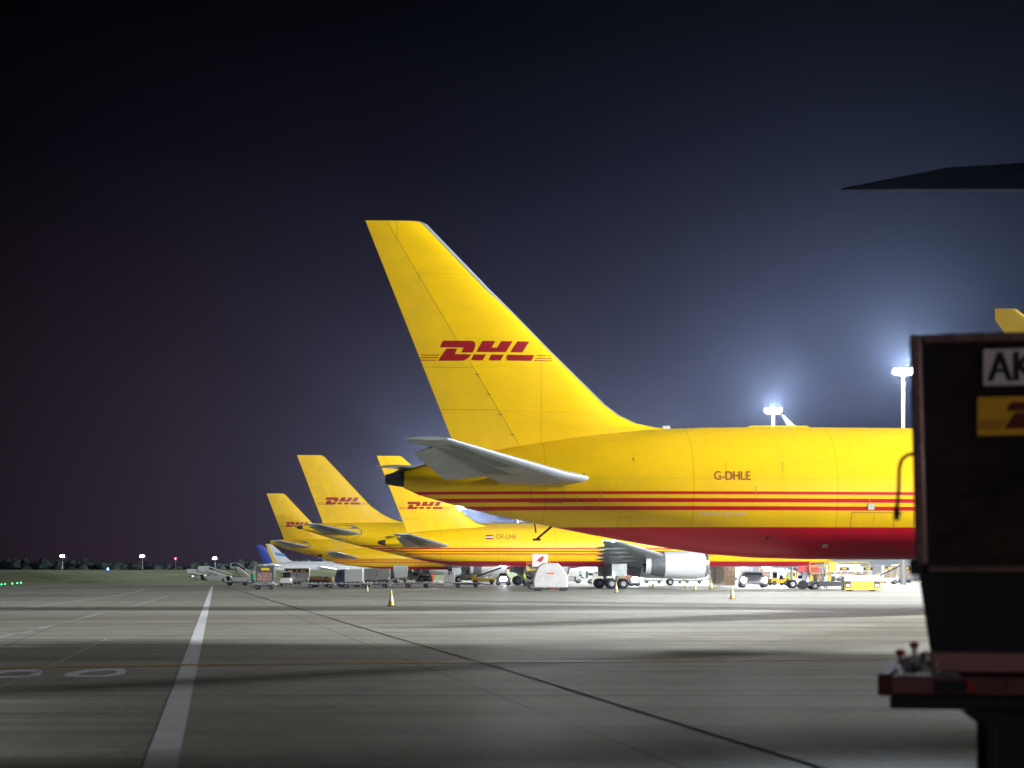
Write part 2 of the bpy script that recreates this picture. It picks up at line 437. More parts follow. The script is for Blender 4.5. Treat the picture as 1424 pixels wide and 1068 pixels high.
def build_plane(kind, name, loc, rz, label, cat='cargo airplane', group='yellow cargo airplanes parked in a row', skin=None, finmat=None, ruddermat=None, logo=True, extras=None, wingmat=None, scale=1.0):
    sp = SPEC[kind]
    root = empty(name, loc, rz, label, cat, group)
    root.scale = (scale,) * 3
    skin = skin or livery('skin ' + name, sp['stripes'], sp['belly'])
    finmat = finmat or M['yellow']; ruddermat = ruddermat or M['yellow_rudder']
    wm = wingmat or M['wing']
    # fuselage
    mb = MB(); rings = []
    xs = []
    tab = sp['fus']
    for a, b in zip(tab, tab[1:]):
        n = max(1, int((b[0] - a[0]) / 1.2) if b[0] - a[0] < 6 else 4)
        xs += [a[0] + (b[0] - a[0]) * i / n for i in range(n)]
    xs.append(tab[-1][0])
    def prof(x):      # smoothed profile
        h = .55
        vals = [interp(tab, x + d) for d in (-h, 0, h)] if tab[0][0] + h < x < tab[-1][0] - h else [interp(tab, x)]
        return tuple(sum(v[i] for v in vals) / len(vals) for i in range(3))
    for x in xs:
        zt, zb, hw = prof(x)
        zc, zh = (zt + zb) / 2, (zt - zb) / 2
        rings.append([(x, hw * math.cos(2 * math.pi * i / 48), zc + zh * math.sin(2 * math.pi * i / 48)) for i in range(48)])
    mb.loft(rings)
    mb.build('fuselage', skin, root)
    # APU exhaust
    zt, zb, hw = tab[0][1:]
    e = MB(); e.rev([(.0, hw*.92), (-.35, hw*.8), (-.75, hw*.55), (-.75, hw*.40), (-.2, hw*.38)], (0, 0, (zt + zb) / 2), 'x', 18)
    e.build('tail_exhaust', M['dark'], root)
    def side_y(x, z):   # half width of the fuselage at a height
        zt, zb, hw = prof(x); zc, zh = (zt + zb) / 2, (zt - zb) / 2
        return hw * math.sqrt(max(0.0, 1 - ((z - zc) / zh) ** 2))
    # nose windows
    nx = tab[-1][0]
    for sgn in (-1, 1):
        pts = []; g = MB()
        for (dx, fz) in ((-3.3, .66), (-1.75, .62), (-1.6, .80), (-3.0, .86)):
            x = nx + dx; zt, zb, hw = prof(x); z = zb + (zt - zb) * fz
            pts.append((x, sgn * (side_y(x, z) + .02), z))
        g.add(pts, [(0, 1, 2, 3)])
        g.build('cockpit_window', M['glass'], root)
    # fin and rudder
    secs = fin_sections(sp)
    (hx0, hz0), (hx1, hz1) = sp['hinge']
    def hinge_x(z): return hx0 + (hx1 - hx0) * (z - hz0) / (hz1 - hz0)
    def ringpart(s, xa, xb, n=10):
        ch = s[0] - s[1]
        return foil_ring(s, max(0, (s[0] - xa) / ch), min(1, (s[0] - xb) / ch), n)
    f = MB(); r = MB()
    f.loft([ringpart(s, s[0], max(hinge_x(s[3]), s[1] + .05)) for s in secs])
    fin = f.build('vertical_fin', finmat, root)
    rs = [s for s in secs if s[3] >= hz0 + .1]
    rs = [sec_at(secs, hz0 + .1, 3)] + rs
    r.loft([ringpart(s, hinge_x(s[3]) - .018, s[1], 8) for s in rs])
    # a trim line across the rudder
    r.build('rudder', ruddermat, fin)
    gap = MB()
    top = secs[-1][3]
    def hth(x, z):
        s = sec_at(secs, z, 3); ch = s[0] - s[1]
        return foil(min(1, max(0, (s[0] - x) / ch))) * s[4] * ch
    # dark hinge line fittings and rudder split lines
    for zz in (sp['fin_te'][-1][1] - (top - hz0) * .62, sp['fin_te'][-1][1] - (top - hz0) * .80):
        xh = hinge_x(zz) - .05; s = sec_at(secs, zz, 3)
        for sgn in (-1, 1):
            n = 6
            pts = []
            for i in range(n + 1):
                x = xh + (s[1] + .05 - xh) * i / n
                pts.append((x, sgn * (hth(x, zz) + .010), zz + .006)); pts.append((x, sgn * (hth(x, zz) + .010), zz - .006))
            gap.add(pts, [(2*i, 2*i+1, 2*i+3, 2*i+2) for i in range(n)])
    for k in range(4):
        zz = hz0 + .9 + k * (top - hz0) * .085
        xh = hinge_x(zz)
        for sgn in (-1, 1):
            gap.box(xh - .10, xh + .06, sgn * hth(xh, zz) - .02, sgn * hth(xh, zz) + .02, zz - .016, zz + .016)
    tag(gap.build('hinge_fitting', M['seam_yellow'], fin), kind='stuff')
    if sp['le_metal']:
        e = MB()
        for sgn in (-1, 1):
            rr = []
        e.loft([[(p[0] + .02, p[1] * 1.06 + (.005 if p[1] > 0 else -.005), p[2]) for p in foil_ring(s, 0, (.06 if s[3] < 12.9 else .16) / (s[0] - s[1]), 4)] for s in secs if s[3] > 7.5])
        e.build('leading_edge_strip', M['edge'], fin)
    if logo:
        lx, lz, lh, lsx = sp['logo']
        ps = [[(lx + a * lh * lsx, lz + b * lh) for a, b in p] for p in logo_polys()]
        # stay on the fin
        decal('fin_logo', ps, lambda a, b: (a, -(hth(a, b) + .008), b), M['red'], fin, .45)
    # stabilizers
    for sgn in (-1, 1):
        ss = [(a, b, sgn * y, z, t, 0.0) for a, b, y, z, t, _ in sp['stab']]
        hu, span, drop = sp['elev']
        s = MB()
        y_end = sp['stab'][-2][2] + (sp['stab'][-1][2] - sp['stab'][-2][2]) * (span + .05)
        cut = sec_at([(a, b, y, z, t, 0) for a, b, y, z, t, _ in sp['stab']], y_end)
        cut = (cut[0], cut[1], sgn * cut[2], cut[3], cut[4], 0)
        s.loft([foil_ring(q_, 0, hu) for q_ in ss[:-1]] + [foil_ring(cut, 0, hu)])
        s.loft([foil_ring(cut, 0, 1), foil_ring(ss[-1], 0, 1)])
        # darker centre box skin and bright leading edge
        st = s.build('stabilizer', wm, root)
        e = MB(); e.loft([[(p[0] + .015, p[1], p[2]) for p in foil_ring((q[0], q[1], q[2], q[3], q[4] * 1.05, 0), 0, .07, 6)] for q in ss[:1] + ss[1:]])
        e.build('leading_edge', M['edge'] if wingmat is None else wm, st)
        d = MB()
        for u0, u1, y0, y1 in ((.17, .34, .35, .90), (.36, .62, .12, .80)):
            q0 = lerp_sec(ss[-2], ss[-1], y0); q1 = lerp_sec(ss[-2], ss[-1], y1)
            rr = []
            for q in (q0, q1):
                ch = q[0] - q[1]
                rr.append([(q[0] - u * ch, q[2], q[3] - foil(u) * q[4] * ch - .012) for u in (u0, (u0 + u1) / 2, u1)])
            d.add(rr[0] + rr[1], [(0, 1, 4, 3), (1, 2, 5, 4)])
        d.build('skin_panel', M['wing_dark'], st)
        e = MB()
        a0 = lerp_sec(ss[-2], ss[-1], .03); a1 = lerp_sec(ss[-2], ss[-1], span)
        e.loft([foil_ring(q, hu + .01, 1, 8, drop) for q in (a0, a1)])
        e.build('elevator', wm, st)
        if kind.startswith('heavy'):
            pl = MB(); q = sp['stab'][1]
            cx, cz = (q[0] + q[1]) / 2 + .4, q[3] + .1
            n = 24; pts = []
            for i in range(n):
                t = 2 * math.pi * i / n
                x = cx + 2.35 * math.cos(t); z = cz + .95 * math.sin(t)
                z2 = min(max(z, interp(tab, x)[1] + .15), interp(tab, x)[0] - .15)
                pts.append((x, sgn * (side_y(x, z2) + .04), z2))
            pl.add(pts, [tuple(range(n))])
            pl.build('root_plate', M['wing_dark'], st)
    # wings
    for sgn in (-1, 1):
        ws = [(a, b, sgn * y, z, t, 0.0) for a, b, y, z, t, _ in sp['wing']]
        w = MB(); w.loft([foil_ring(q) for q in ws])
        wo = w.build('wing', wm, root)
        e = MB(); e.loft([[(p[0] + .02, p[1], p[2]) for p in foil_ring((q[0], q[1], q[2], q[3], q[4] * 1.04, 0), 0, .05, 6)] for q in ws])
        e.build('leading_edge', M['edge'] if wingmat is None else wm, wo)
        if sp['winglet']:
            wl_ = MB(); wl_.loft([foil_ring((a, b, sgn * y, z, t, sgn * aa * -1)) for a, b, y, z, t, aa in sp['winglet']])
            wlo = wl_.build('winglet', finmat, wo)
        for fy in (.26, .42, .60, .76):
            y = sp['wing'][0][2] + (sp['wing'][-1][2] - sp['wing'][0][2]) * fy
            q = sec_at([tuple(s) for s in sp['wing']], y)
            k = 1.25 - fy * .75
            c = (q[1], sgn * y, q[3] - .22 * k)
            ff = MB()
            ff.rev([(-1.3 * k, .03), (-.8 * k, .13 * k), (.2 * k, .24 * k), (1.6 * k, .26 * k), (2.6 * k, .16 * k), (3.2 * k, .03)], c, 'x', 12)
            ff.build('flap_fairing', wm, wo)
        # slotted flap panel under the trailing edge
        fl = MB()
        qa = sec_at([tuple(s) for s in sp['wing']], sp['wing'][0][2] + 1.2); qb = sec_at([tuple(s) for s in sp['wing']], sp['wing'][-1][2] * .70)
        fl.loft([foil_ring((q[1] + .24 * (q[0] - q[1]), q[1] - .25, sgn * q[2], q[3] - .14, .10, 0), 0, 1, 8, .28) for q in (qa, qb)])
        fl.build('flap', wm, wo)
        q = sp['wing'][-1]
        if wingmat is not None:
            for y0, y1, mm in ((22.0, 19.8, 'white'), (19.7, 10.0, 'yellow')):  # tubes added in white and yellow for the lit trailing edge
                te = MB(); qa, qb = sec_at(sp['wing'], y0), sec_at(sp['wing'], y1)
                te.bar((qa[1] - .005, sgn * y0, qa[3] - .005), (qb[1] - .005, sgn * y1, qb[3] - .005), .012, 8, .022); te.build('lit_edge_strip', M[mm], wo)
        nl = MB()
        nl.rev([(-.14, .01), (-.07, .10), (.07, .10), (.14, .01)], (q[0] - .05, sgn * q[2], q[3] - .03), 'x', 10)
        if wingmat is None: nl.build('wing_tip_light', M['navlight'] if (extras == 'lights' and sgn < 0) else M['glass'], wo)
        if extras == 'lights' and sgn < 0:
            ld = bpy.data.lights.new('wing_tip_glow', 'POINT'); ld.energy = 260; ld.color = (.08, .75, 1.0); ld.shadow_soft_size = .1
            lo = bpy.data.objects.new('wing_tip_glow', ld); col.objects.link(lo); lo.parent = wo; lo.location = (q[0] + .15, sgn * q[2] - .3, q[3] + .1)
            nl = MB(); nl.rev([(-.1, .01), (-.05, .06), (.05, .06), (.1, .01)], (q[1] + .02, sgn * q[2], q[3] + .02), 'x', 10)
            nl.build('tail_facing_light', M['whitelight'], wo)
        if kind.startswith('heavy'):
            for fy in (.995, .955, .92, .885, .86):
                wk = MB()
                y = sp['wing'][-1][2] * fy; q = sec_at([tuple(s) for s in sp['wing']], y)
                wk.bar((q[1] + .02, sgn * y, q[3] - .0), (q[1] - .16, sgn * (y + .10), q[3] + .02), .009, 6)
                wk.build('static_wick', M['white'], wo)
        # engine
        en = sp['eng']; c = (0, sgn * en['y'], en['z']); x0, x1, r_ = en['x0'], en['x1'], en['r']; Lg = x1 - x0
        e = MB()
        e.rev([(x0 + Lg * .30, r_ * .93), (x0 + Lg * .5, r_ * .985), (x0 + Lg * .78, r_), (x1 - Lg * .06, r_ * .95), (x1 - .02, r_ * .86), (x1 - .02, r_ * .80), (x1 - Lg * .10, r_ * .76), (x1 - Lg * .25, r_ * .78)], c, 'x', 36, (False, False))
        eo = e.build('engine', M['cowl'], root)
        e = MB(); e.rev([(x0 + Lg * .08, r_ * .70), (x0 + Lg * .18, r_ * .84), (x0 + Lg * .30, r_ * .925)], c, 'x', 36, (False, False)); e.build('reverser_ring', M['cowl_dark'], eo)
        e = MB(); e.rev([(x0 + Lg*.10, r_ * .60), (x0, r_ * .66), (x0, r_ * .695), (x0 + Lg * .08, r_ * .735)], c, 'x', 36, (False, False)); e.build('nozzle', M['cowl'], eo)
        e = MB(); e.rev([(x0 + Lg*.12, r_ * .60), (x0 + Lg*.10, .3), (x0 - .25, .03)], c, 'x', 24); e.build('exhaust_cone', M['dark'], eo)
        e = MB(); e.rev([(x1 - Lg * .06, r_ * .955), (x1 - .03, r_ * .885), (x1 + .02, r_ * .83), (x1 - .03, r_ * .78), (x1 - Lg * .06, r_ * .765)], c, 'x', 36, (False, False)); e.build('intake_lip', M['metal'], eo)
        e = MB()
        for i in range(22):
            t = 2 * math.pi * i / 22
            p = [(x1 - .75, .25 * math.cos(t), .25 * math.sin(t)), (x1 - .75, r_*.77 * math.cos(t - .1), r_*.77 * math.sin(t - .1)), (x1 - .9, r_*.77 * math.cos(t + .16), r_*.77 * math.sin(t + .16)), (x1 - .9, .25 * math.cos(t + .2), .25 * math.sin(t + .2))]
            e.add([(q[0], q[1] + c[1], q[2] + c[2]) for q in p], [(0, 1, 2, 3)])
        e.rev([(x1 - .35, .02), (x1 - .55, .16), (x1 - .8, .26), (x1 - .95, .28)], c, 'x', 16)
        e.build('fan', M['dark'], eo)
        q = sec_at([tuple(s) for s in sp['wing']], en['y'])
        py_ = MB(); py_.prism([(x1 - Lg * .25, en['z'] + r_ * .93), (x0 + Lg * .15, en['z'] + r_ * .55), (q[1] + 1.2, q[3] - .2), (q[1] + 3.5, q[3] + .05), (q[0] - .2, q[3] + .12), (q[0] + .6, q[3] - .1)], c[1] - .2, c[1] + .2)
        py_.build('pylon', M['cowl'], eo)
    # landing gear
    gx, gy, gr = sp['gear']['x'], sp['gear']['y'], sp['gear']['r']
    for sgn in (-1, 1):
        y = sgn * gy
        s = MB()
        s.bar((gx, y, gr), (gx + .1, y - sgn * .1, 3.3), .17, 12)
        s.bar((gx, y, gr + .5), (gx + 1.5, y - sgn * .4, 3.1), .07, 8)
        s.bar((gx, y, gr + .6), (gx, y - sgn * 1.8, 3.0), .08, 8)
        s.box(gx - gr * 1.15, gx + gr * 1.15, y - .11, y + .11, gr - .11, gr + .13)
        for dx in (-gr * 1.12, gr * 1.12): s.bar((gx + dx, y - .55, gr), (gx + dx, y + .55, gr), .08)
        go = s.build('main_landing_gear', M['grey'], root)
        for dx in (-gr * 1.12, gr * 1.12):
            for dy in (-.5, .5): wheel(go, (gx + dx, y + dy, gr), gr, .42)
        d = MB(); d.box(gx - .6, gx + .9, y + sgn * .62, y + sgn * .66, 1.25, 3.2)
        d.build('gear_door', wm, go)
    s = MB(); ngx = sp['nose_gear']
    s.bar((ngx, 0, .45), (ngx, 0, 2.6), .13, 12); s.bar((ngx, -.4, .45), (ngx, .4, .45), .07); s.bar((ngx, 0, 1.0), (ngx - 1.1, 0, 2.5), .06)
    go = s.build('nose_landing_gear', M['grey'], root)
    for dy in (-.32, .32): wheel(go, (ngx, dy, .45), .45, .3)
    return root, side_y, prof, hth

TH = R(7)
# the nearest freighter, tail towards the middle of the picture
P1, side1, prof1, hth1 = build_plane('wide_twin', 'wide_body_cargo_airplane', (px_x(562, 80.5), 80.5, 0), TH,
    'nearest and largest yellow cargo airplane, with by far the tallest tail fin', finmat=livery('fin skin', [], .01, red=YEL, smut=.13))
def on_side(a, b, off=.005): return (a, -(side1(a, b) + off), b)
decal('registration_mark', text_faces('G-DHLE', .50, (12.10, 5.22), .84), on_side, M['dkred'], P1, .12)
ps = [[(x + .28 * (y - 3.80), y) for x, y in f] for f in text_faces('BOEING 767-300F', .20, (11.5, 3.80), 1.25)]
M['palegold'] = mat('pale gold lettering', (.70, .62, .42), .5)
decal('type_lettering', ps, on_side, M['palegold'], P1, .12)
a = MB(); a.prism([(15.75, 7.45), (16.3, 7.45), (16.0, 7.60), (15.55, 8.02), (15.42, 8.02)], -.03, .03); a.build('blade_antenna', M['white'], P1)
a = MB(); a.prism([(10.55, 7.36), (10.85, 7.38), (10.78, 7.52), (10.5, 7.50)], -.05, .05); a.build('beacon_light', M['white'], P1)
a = MB(); a.prism([(16.6, 7.5), (14.0, 7.5), (14.2, 7.55), (16.5, 7.56)], -.12, .12); a.build('satellite_antenna', M['yellow'], P1)
# placards, drains and probe covers on the side
for (x, z, w, h, m) in ((18.35, 4.06, .26, .22, 'white'), (16.75, 2.55, .22, .14, 'white'), (14.35, 2.86, .13, .13, 'dark'), (6.95, 5.42, .08, .05, 'dark'), (8.9, 6.0, .06, .06, 'dark')):
    decal('placard', [[(x, z), (x + w, z), (x + w, z + h), (x, z + h)]], lambda a_, b_: on_side(a_, b_, .012), M[m], P1)
# doors outlined on the skin
def outline(x0, x1, z0, z1, w=.018):
    return [[(x0, z0), (x1, z0), (x1, z0 + w), (x0, z0 + w)], [(x0, z1 - w), (x1, z1 - w), (x1, z1), (x0, z1)], [(x0, z0), (x0 + w, z0), (x0 + w, z1), (x0, z1)], [(x1 - w, z0), (x1, z0), (x1, z1), (x1 - w, z1)]]
M['seam'] = mat('door seam', (.16, .09, .01), .6)
decal('cargo_door_seam', outline(17.7, 19.5, 2.62, 3.95), lambda a_, b_: on_side(a_, b_, .005), M['seam'], P1, .12)
decal('service_hatch', outline(8.4, 8.9, 3.3, 3.75, .012), lambda a_, b_: on_side(a_, b_, .005), M['seam'], P1, .12)
decal('tail_access_panel', outline(4.9, 6.2, 4.3, 4.95, .014), lambda a_, b_: on_side(a_, b_, .005), M['seam'], P1, .12)
rn = random.Random(21)
M['soot'] = mat('grime streak', (.42, .25, .004), .6)
fast = []
for x_ in (9.05, 11.95, 14.85, 17.75, 20.65):
    for k_ in range(46):
        z_ = 2.75 + k_ * .095
        for dx_ in (-.06, .06): fast.append([(x_ + dx_ - .008, z_ - .008), (x_ + dx_ + .008, z_ - .008), (x_ + dx_ + .008, z_ + .008), (x_ + dx_ - .008, z_ + .008)])
tag(decal('fastener_rows', fast, lambda a_, b_: on_side(a_, b_, .004), M['seam'], P1), kind='stuff')
stk = []
for k_ in range(11):
    x_ = rn.uniform(6.5, 21.5); z_ = rn.choice((3.9, 4.9, 5.3, 6.1, 4.6)) + rn.uniform(-.2, .2); l_ = rn.uniform(.25, .9)
    stk.append([(x_, z_), (x_ + rn.uniform(.015, .035), z_), (x_ + .01 - .05, z_ - l_)])
tag(decal('drain_streaks', stk, lambda a_, b_: on_side(a_, b_, .0035), M['soot'], P1, .15), kind='stuff')
# tail skid under the rear fuselage
a = MB(); a.bar((6.0, 0, 3.45), (5.35, 0, 2.9), .045); a.bar((5.25, 0, 3.6), (5.32, 0, 3.15), .03); a.box(5.2, 5.5, -.10, .10, 2.84, 2.92)
a.build('tail_skid', M['dark'], P1)

P2, side2, _, _ = build_plane('narrow_twin', 'narrow_body_cargo_airplane', (px_x(536, 203), 203, 0), TH,
    'yellow cargo airplane behind the nearest one, white engine and cyan wing tip light', extras='lights')
decal('registration_mark', text_faces('OE-LNE', .62, (11.0, 5.05), 1.0), lambda a_, b_: (a_, -(side2(a_, b_) + .012), b_), M['dkred'], P2, .4)
decal('flag_placard', [[(10.0, 5.28), (10.75, 5.28), (10.75, 5.42), (10.0, 5.42)], [(10.0, 4.98), (10.75, 4.98), (10.75, 5.12), (10.0, 5.12)]], lambda a_, b_: (a_, -(side2(a_, b_) + .012), b_), M['red'], P2)
decal('flag_field', [[(10.0, 5.12), (10.75, 5.12), (10.75, 5.28), (10.0, 5.28)]], lambda a_, b_: (a_, -(side2(a_, b_) + .012), b_), M['white'], P2)
P3, _, _, _ = build_plane('heavy_twin', 'wide_body_cargo_airplane', (px_x(421, 256), 256, 0), TH,
    'yellow cargo airplane whose mid-sized fin stands clear, second yellow fin from the left')
P4, _, _, _ = build_plane('heavy_twin', 'wide_body_cargo_airplane', (px_x(376, 378), 378, 0), TH,
    'yellow cargo airplane with the leftmost yellow fin, logo half hidden by a grey stabilizer')
P5, _, _, _ = build_plane('narrow_twin', 'narrow_body_cargo_airplane', (px_x(448, 352), 352, 0), TH,
    'yellow cargo airplane showing only its tail cone and small stabilizer, its fin hidden')
P0, _, _, _ = build_plane('heavy_twin_flexed', 'wide_body_cargo_airplane', (20.3, 51.9, 0), R(-72), wingmat=M['wing_unlit'], label=
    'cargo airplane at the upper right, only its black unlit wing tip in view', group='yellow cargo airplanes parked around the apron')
wskin = mat('white aircraft skin', (.72, .74, .77), .35, noise=.08)
P6, s6, _, _ = build_plane('narrow_twin', 'passenger_airplane', (px_x(372, 800), 800, 0), TH,
    'white airplane far off at the left with yellow rudder and blue fin band', 'passenger airplane', 'white airliners at the far left',
    skin=wskin, finmat=M['white'], ruddermat=M['equip_yellow'], logo=False)
fin6 = [o for o in kids(P6) if o.name.startswith('vertical_fin')][0]
decal('blue_band', [[(3.2, 8.9), (7.2, 8.2), (6.5, 9.6), (2.9, 10.0)]], lambda a_, b_: (a_, -.45, b_), M['stripeblue'], fin6, .8)
P7, _, _, _ = build_plane('narrow_twin', 'passenger_airplane', (px_x(359, 830), 830, 0), TH,
    'airplane with dark blue tail fin, leftmost fin of all', 'passenger airplane', 'white airliners at the far left',
    skin=wskin, finmat=M['blue'], ruddermat=M['blue'], logo=False)

# ------------------------------------------------------------------ ground
def ground_mat():
    m = bpy.data.materials.new('apron concrete'); m.use_nodes = True
    nt = m.node_tree; N, L = nt.nodes, nt.links; b = N['Principled BSDF']
    tc = N.new('ShaderNodeTexCoord')
    def noise(scale, stretch, rot=0, detail=8, rough=.6):
        mp = N.new('ShaderNodeMapping'); mp.inputs['Scale'].default_value = stretch; mp.inputs['Rotation'].default_value = (0, 0, rot)
        L.new(tc.outputs['Object'], mp.inputs[0])
        n = N.new('ShaderNodeTexNoise'); n.inputs['Scale'].default_value = scale; n.inputs['Detail'].default_value = detail; n.inputs['Roughness'].default_value = rough
        L.new(mp.outputs[0], n.inputs[0]); return n.outputs[0], mp
    def ramp(src, stops):
        cr = N.new('ShaderNodeValToRGB'); e = cr.color_ramp.elements
        while len(e) < len(stops): e.new(.5)
        for i, (p, c) in enumerate(stops): e[i].position = p; e[i].color = (c, c, c, 1) if not isinstance(c, tuple) else (*c, 1)
        L.new(src, cr.inputs[0]); return cr.outputs[0]
    def mul(a, c):
        x = N.new('ShaderNodeMixRGB'); x.blend_type = 'MULTIPLY'; x.inputs[0].default_value = 1
        L.new(a, x.inputs[1]); L.new(c, x.inputs[2]); return x.outputs[0]
    n1, _ = noise(.06, (1, 1, 1)); n2, _ = noise(.35, (.10, 1.0, 1), R(-7), 9, .62); n3, _ = noise(9, (1, 1, 1), 0, 6)
    n4, _ = noise(.11, (.06, 1.0, 1), R(-7), 4, .5)
    c = ramp(n1, [(.3, (.29, .295, .25)), (.5, (.345, .34, .29)), (.7, (.395, .40, .34))])
    c = mul(c, ramp(n2, [(.30, .42), (.42, .80), (.50, 1.0), (.70, 1.18)]))
    n5, _ = noise(1.3, (.05, 1.0, 1), R(-6), 5, .6)
    c = mul(c, ramp(n5, [(.33, (.66, .62, .60)), (.47, (1, .99, .97)), (.7, (1.08, 1.08, 1.05))]))
    n6, _ = noise(.9, (1, 1, 1), 0, 8, .7)
    c = mul(c, ramp(n6, [(.30, .72), (.5, 1.0), (.72, 1.14)]))
    n8, _ = noise(.5, (.012, 1.0, 1), R(-5), 3, .5)
    c = mul(c, ramp(n8, [(.36, (.72, .68, .66)), (.43, (.95, .93, .91)), (.60, (1, 1, 1)), (.72, (1.2, 1.22, 1.2))]))
    c = mul(c, ramp(n3, [(.28, .70), (.72, 1.22)]))
    c = mul(c, ramp(n4, [(.32, (.50, .45, .43)), (.44, (.93, .90, .88)), (.6, (1, 1, 1))]))
    n7, _ = noise(.55, (1, 1, 1), .4, 2, .5)
    c = mul(c, ramp(n7, [(.22, .45), (.30, 1.0), (.8, 1.0)]))
    # slab joints, 7.5 m grid turned with the stands
    mp = N.new('ShaderNodeMapping'); mp.inputs['Rotation'].default_value = (0, 0, R(-9.2)); mp.inputs['Location'].default_value = (0, 0, 0)
    L.new(tc.outputs['Object'], mp.inputs[0])
    sp = N.new('ShaderNodeSeparateXYZ'); L.new(mp.outputs[0], sp.inputs[0])
    for ax, per, off in (('X', 3.75, 3.7), ('Y', 3.75, 1.0)):
        a = N.new('ShaderNodeMath'); a.operation = 'ADD'; a.inputs[1].default_value = off; L.new(sp.outputs[ax], a.inputs[0])
        q = N.new('ShaderNodeMath'); q.operation = 'PINGPONG'; q.inputs[1].default_value = per; L.new(a.outputs[0], q.inputs[0])
        g = N.new('ShaderNodeMath'); g.operation = 'GREATER_THAN'; g.inputs[1].default_value = .02; L.new(q.outputs[0], g.inputs[0])
        c = mul(c, ramp(g.outputs[0], [(0, .38), (1, 1.0)]))
    L.new(c, b.inputs['Base Color'])
    rr = N.new('ShaderNodeMapRange'); rr.inputs['To Min'].default_value = .58; rr.inputs['To Max'].default_value = .85; b.inputs['Specular IOR Level'].default_value = .35; L.new(n2, rr.inputs[0]); L.new(rr.outputs[0], b.inputs['Roughness'])
    bp = N.new('ShaderNodeBump'); bp.inputs['Strength'].default_value = .35; bp.inputs['Distance'].default_value = .02
    L.new(n3, bp.inputs['Height']); L.new(bp.outputs[0], b.inputs['Normal'])
    return m
g = MB()
g.add([(-2500, -300, 0), (2500, -300, 0), (2500, 3200, 0), (-2500, 3200, 0)], [(0, 1, 2, 3)])
tag(g.build('ground', ground_mat(), smooth=False), kind='structure')

def strip(name, pts, w, m, z=.004, kind='structure', label=None, parent=None):
    """a painted band along a polyline on the ground"""
    vs = []; P = [Vector((x, y, 0)) for x, y in pts]
    for i, p in enumerate(P):
        d = (P[min(i + 1, len(P) - 1)] - P[max(i - 1, 0)]).normalized(); n = Vector((-d.y, d.x, 0)) * w / 2
        vs += [(p.x - n.x, p.y - n.y, z), (p.x + n.x, p.y + n.y, z)]
    s = MB(); s.add(vs, [(2*i, 2*i+1, 2*i+3, 2*i+2) for i in range(len(P) - 1)])
    return tag(s.build(name, m, smooth=False), kind=kind)
M['linewhite'] = mat('worn white line', (.88, .89, .90), .55, c2=(.72, .73, .74), nscale=1.2)
M['lineyellow'] = mat('worn yellow line', (.66, .38, .04), .6, c2=(.42, .27, .06), nscale=1.2)
M['linefaint'] = mat('faint line', (.48, .48, .44), .6, c2=(.30, .30, .27), nscale=.8)
M['joint'] = mat('tar joint', (.085, .082, .072), .95, spec=0.0)
strip('white_line', [(-2.73 + 2.3 * .147, 13.3)] + [(-2.73 - .1471 * (y - 15.6), y) for y in (15.6, 33, 55, 100, 180, 252)], .27, M['linewhite'])
strip('yellow_line', [(-13, 31.0), (-8.15, 32.05), (-4.9, 33.3), (0, 34.25), (6.5, 35.3), (14, 36.3)], .5, M['lineyellow'], .008)
strip('tar_joint', [(-9.03, 85.7), (-3.0, 48.8), (-.81, 35.6), (-.10, 31.4), (2.15, 16.95), (2.75, 13.3)], .045, M['joint'], .008)
strip('tar_joint', [(-38, 262), (-9.03, 85.7)], .10, M['joint'], .008)
strip('curved_line', [gp(*p) for p in ((0, 849.5), (60, 842), (120, 834), (165, 828), (190, 823), (205, 818.5))], .32, M['linefaint'])
for a_, b_ in (((-10, 888), (18, 882)), ((30, 880.5), (46, 877)), ((52, 875), (80, 868)), ((84, 867), (140, 853)), ((180, 845), (235, 828))):
    strip('dashed_line', [gp(*a_), gp(*b_)], .16, M['linefaint'])
strip('thin_line', [gp(-10, 960), gp(70, 927), gp(148, 889)], .05, M['linefaint'], .012)
# painted figures at the left
def numeral(pts_out, pts_in):
    o = [gp(*p) for p in pts_out]; i_ = [gp(*p) for p in pts_in]; n = len(o)
    s = MB(); s.add([(x, y, .004) for x, y in o] + [(x, y, .004) for x, y in i_], [(k, (k + 1) % n, n + (k + 1) % n, n + k) for k in range(n)])
    return tag(s.build('painted_numeral', M['linewhite'], smooth=False), kind='structure')
oo = [(86, 939), (96, 935.5), (118, 931.5), (145, 930), (172, 930), (176, 933), (173, 938), (150, 941.5), (115, 942), (92, 941.5)]
ii = [(108, 938.4), (116, 936.2), (130, 934), (145, 933), (160, 933), (163, 934.2), (158, 937), (145, 939), (122, 939.5), (110, 939.4)]
numeral(oo, ii)
numeral([(x - 117, y + 1.2) for x, y in oo], [(x - 117, y + 1.2) for x, y in ii])

# grass bank, taxiway edge
grass = mat('night grass', (.20, .23, .06), .9, c2=(.07, .10, .03), nscale=.25, bump=1, bscale=3)
def bank(name, xs_, y0, y1, h, m):
    b = MB(); nx_ = 60; ny = 10; vs = []
    for i in range(nx_ + 1):
        for j in range(ny + 1):
            u, v = i / nx_, j / ny
            x = xs_[0] + (xs_[1] - xs_[0]) * u; y = y0 + (y1 - y0) * v
            e = min(1, (1 - u) / .16); e = e * e * (3 - 2 * e)
            k = min(1, v / .35); k = k * k * (3 - 2 * k)
            vs.append((x, y, .006 + h * k * e + .10 * math.sin(x * .7 + y * .3) * k * e))
    b.add(vs, [(i * (ny + 1) + j, (i + 1) * (ny + 1) + j, (i + 1) * (ny + 1) + j + 1, i * (ny + 1) + j + 1) for i in range(nx_) for j in range(ny)])
    return tag(b.build(name, m), kind='structure')
bank('grass_bank', (-200, -46), 264, 380, 1.95, grass)
bank('grass_bank', (-200, 40), 395, 520, 2.3, grass)
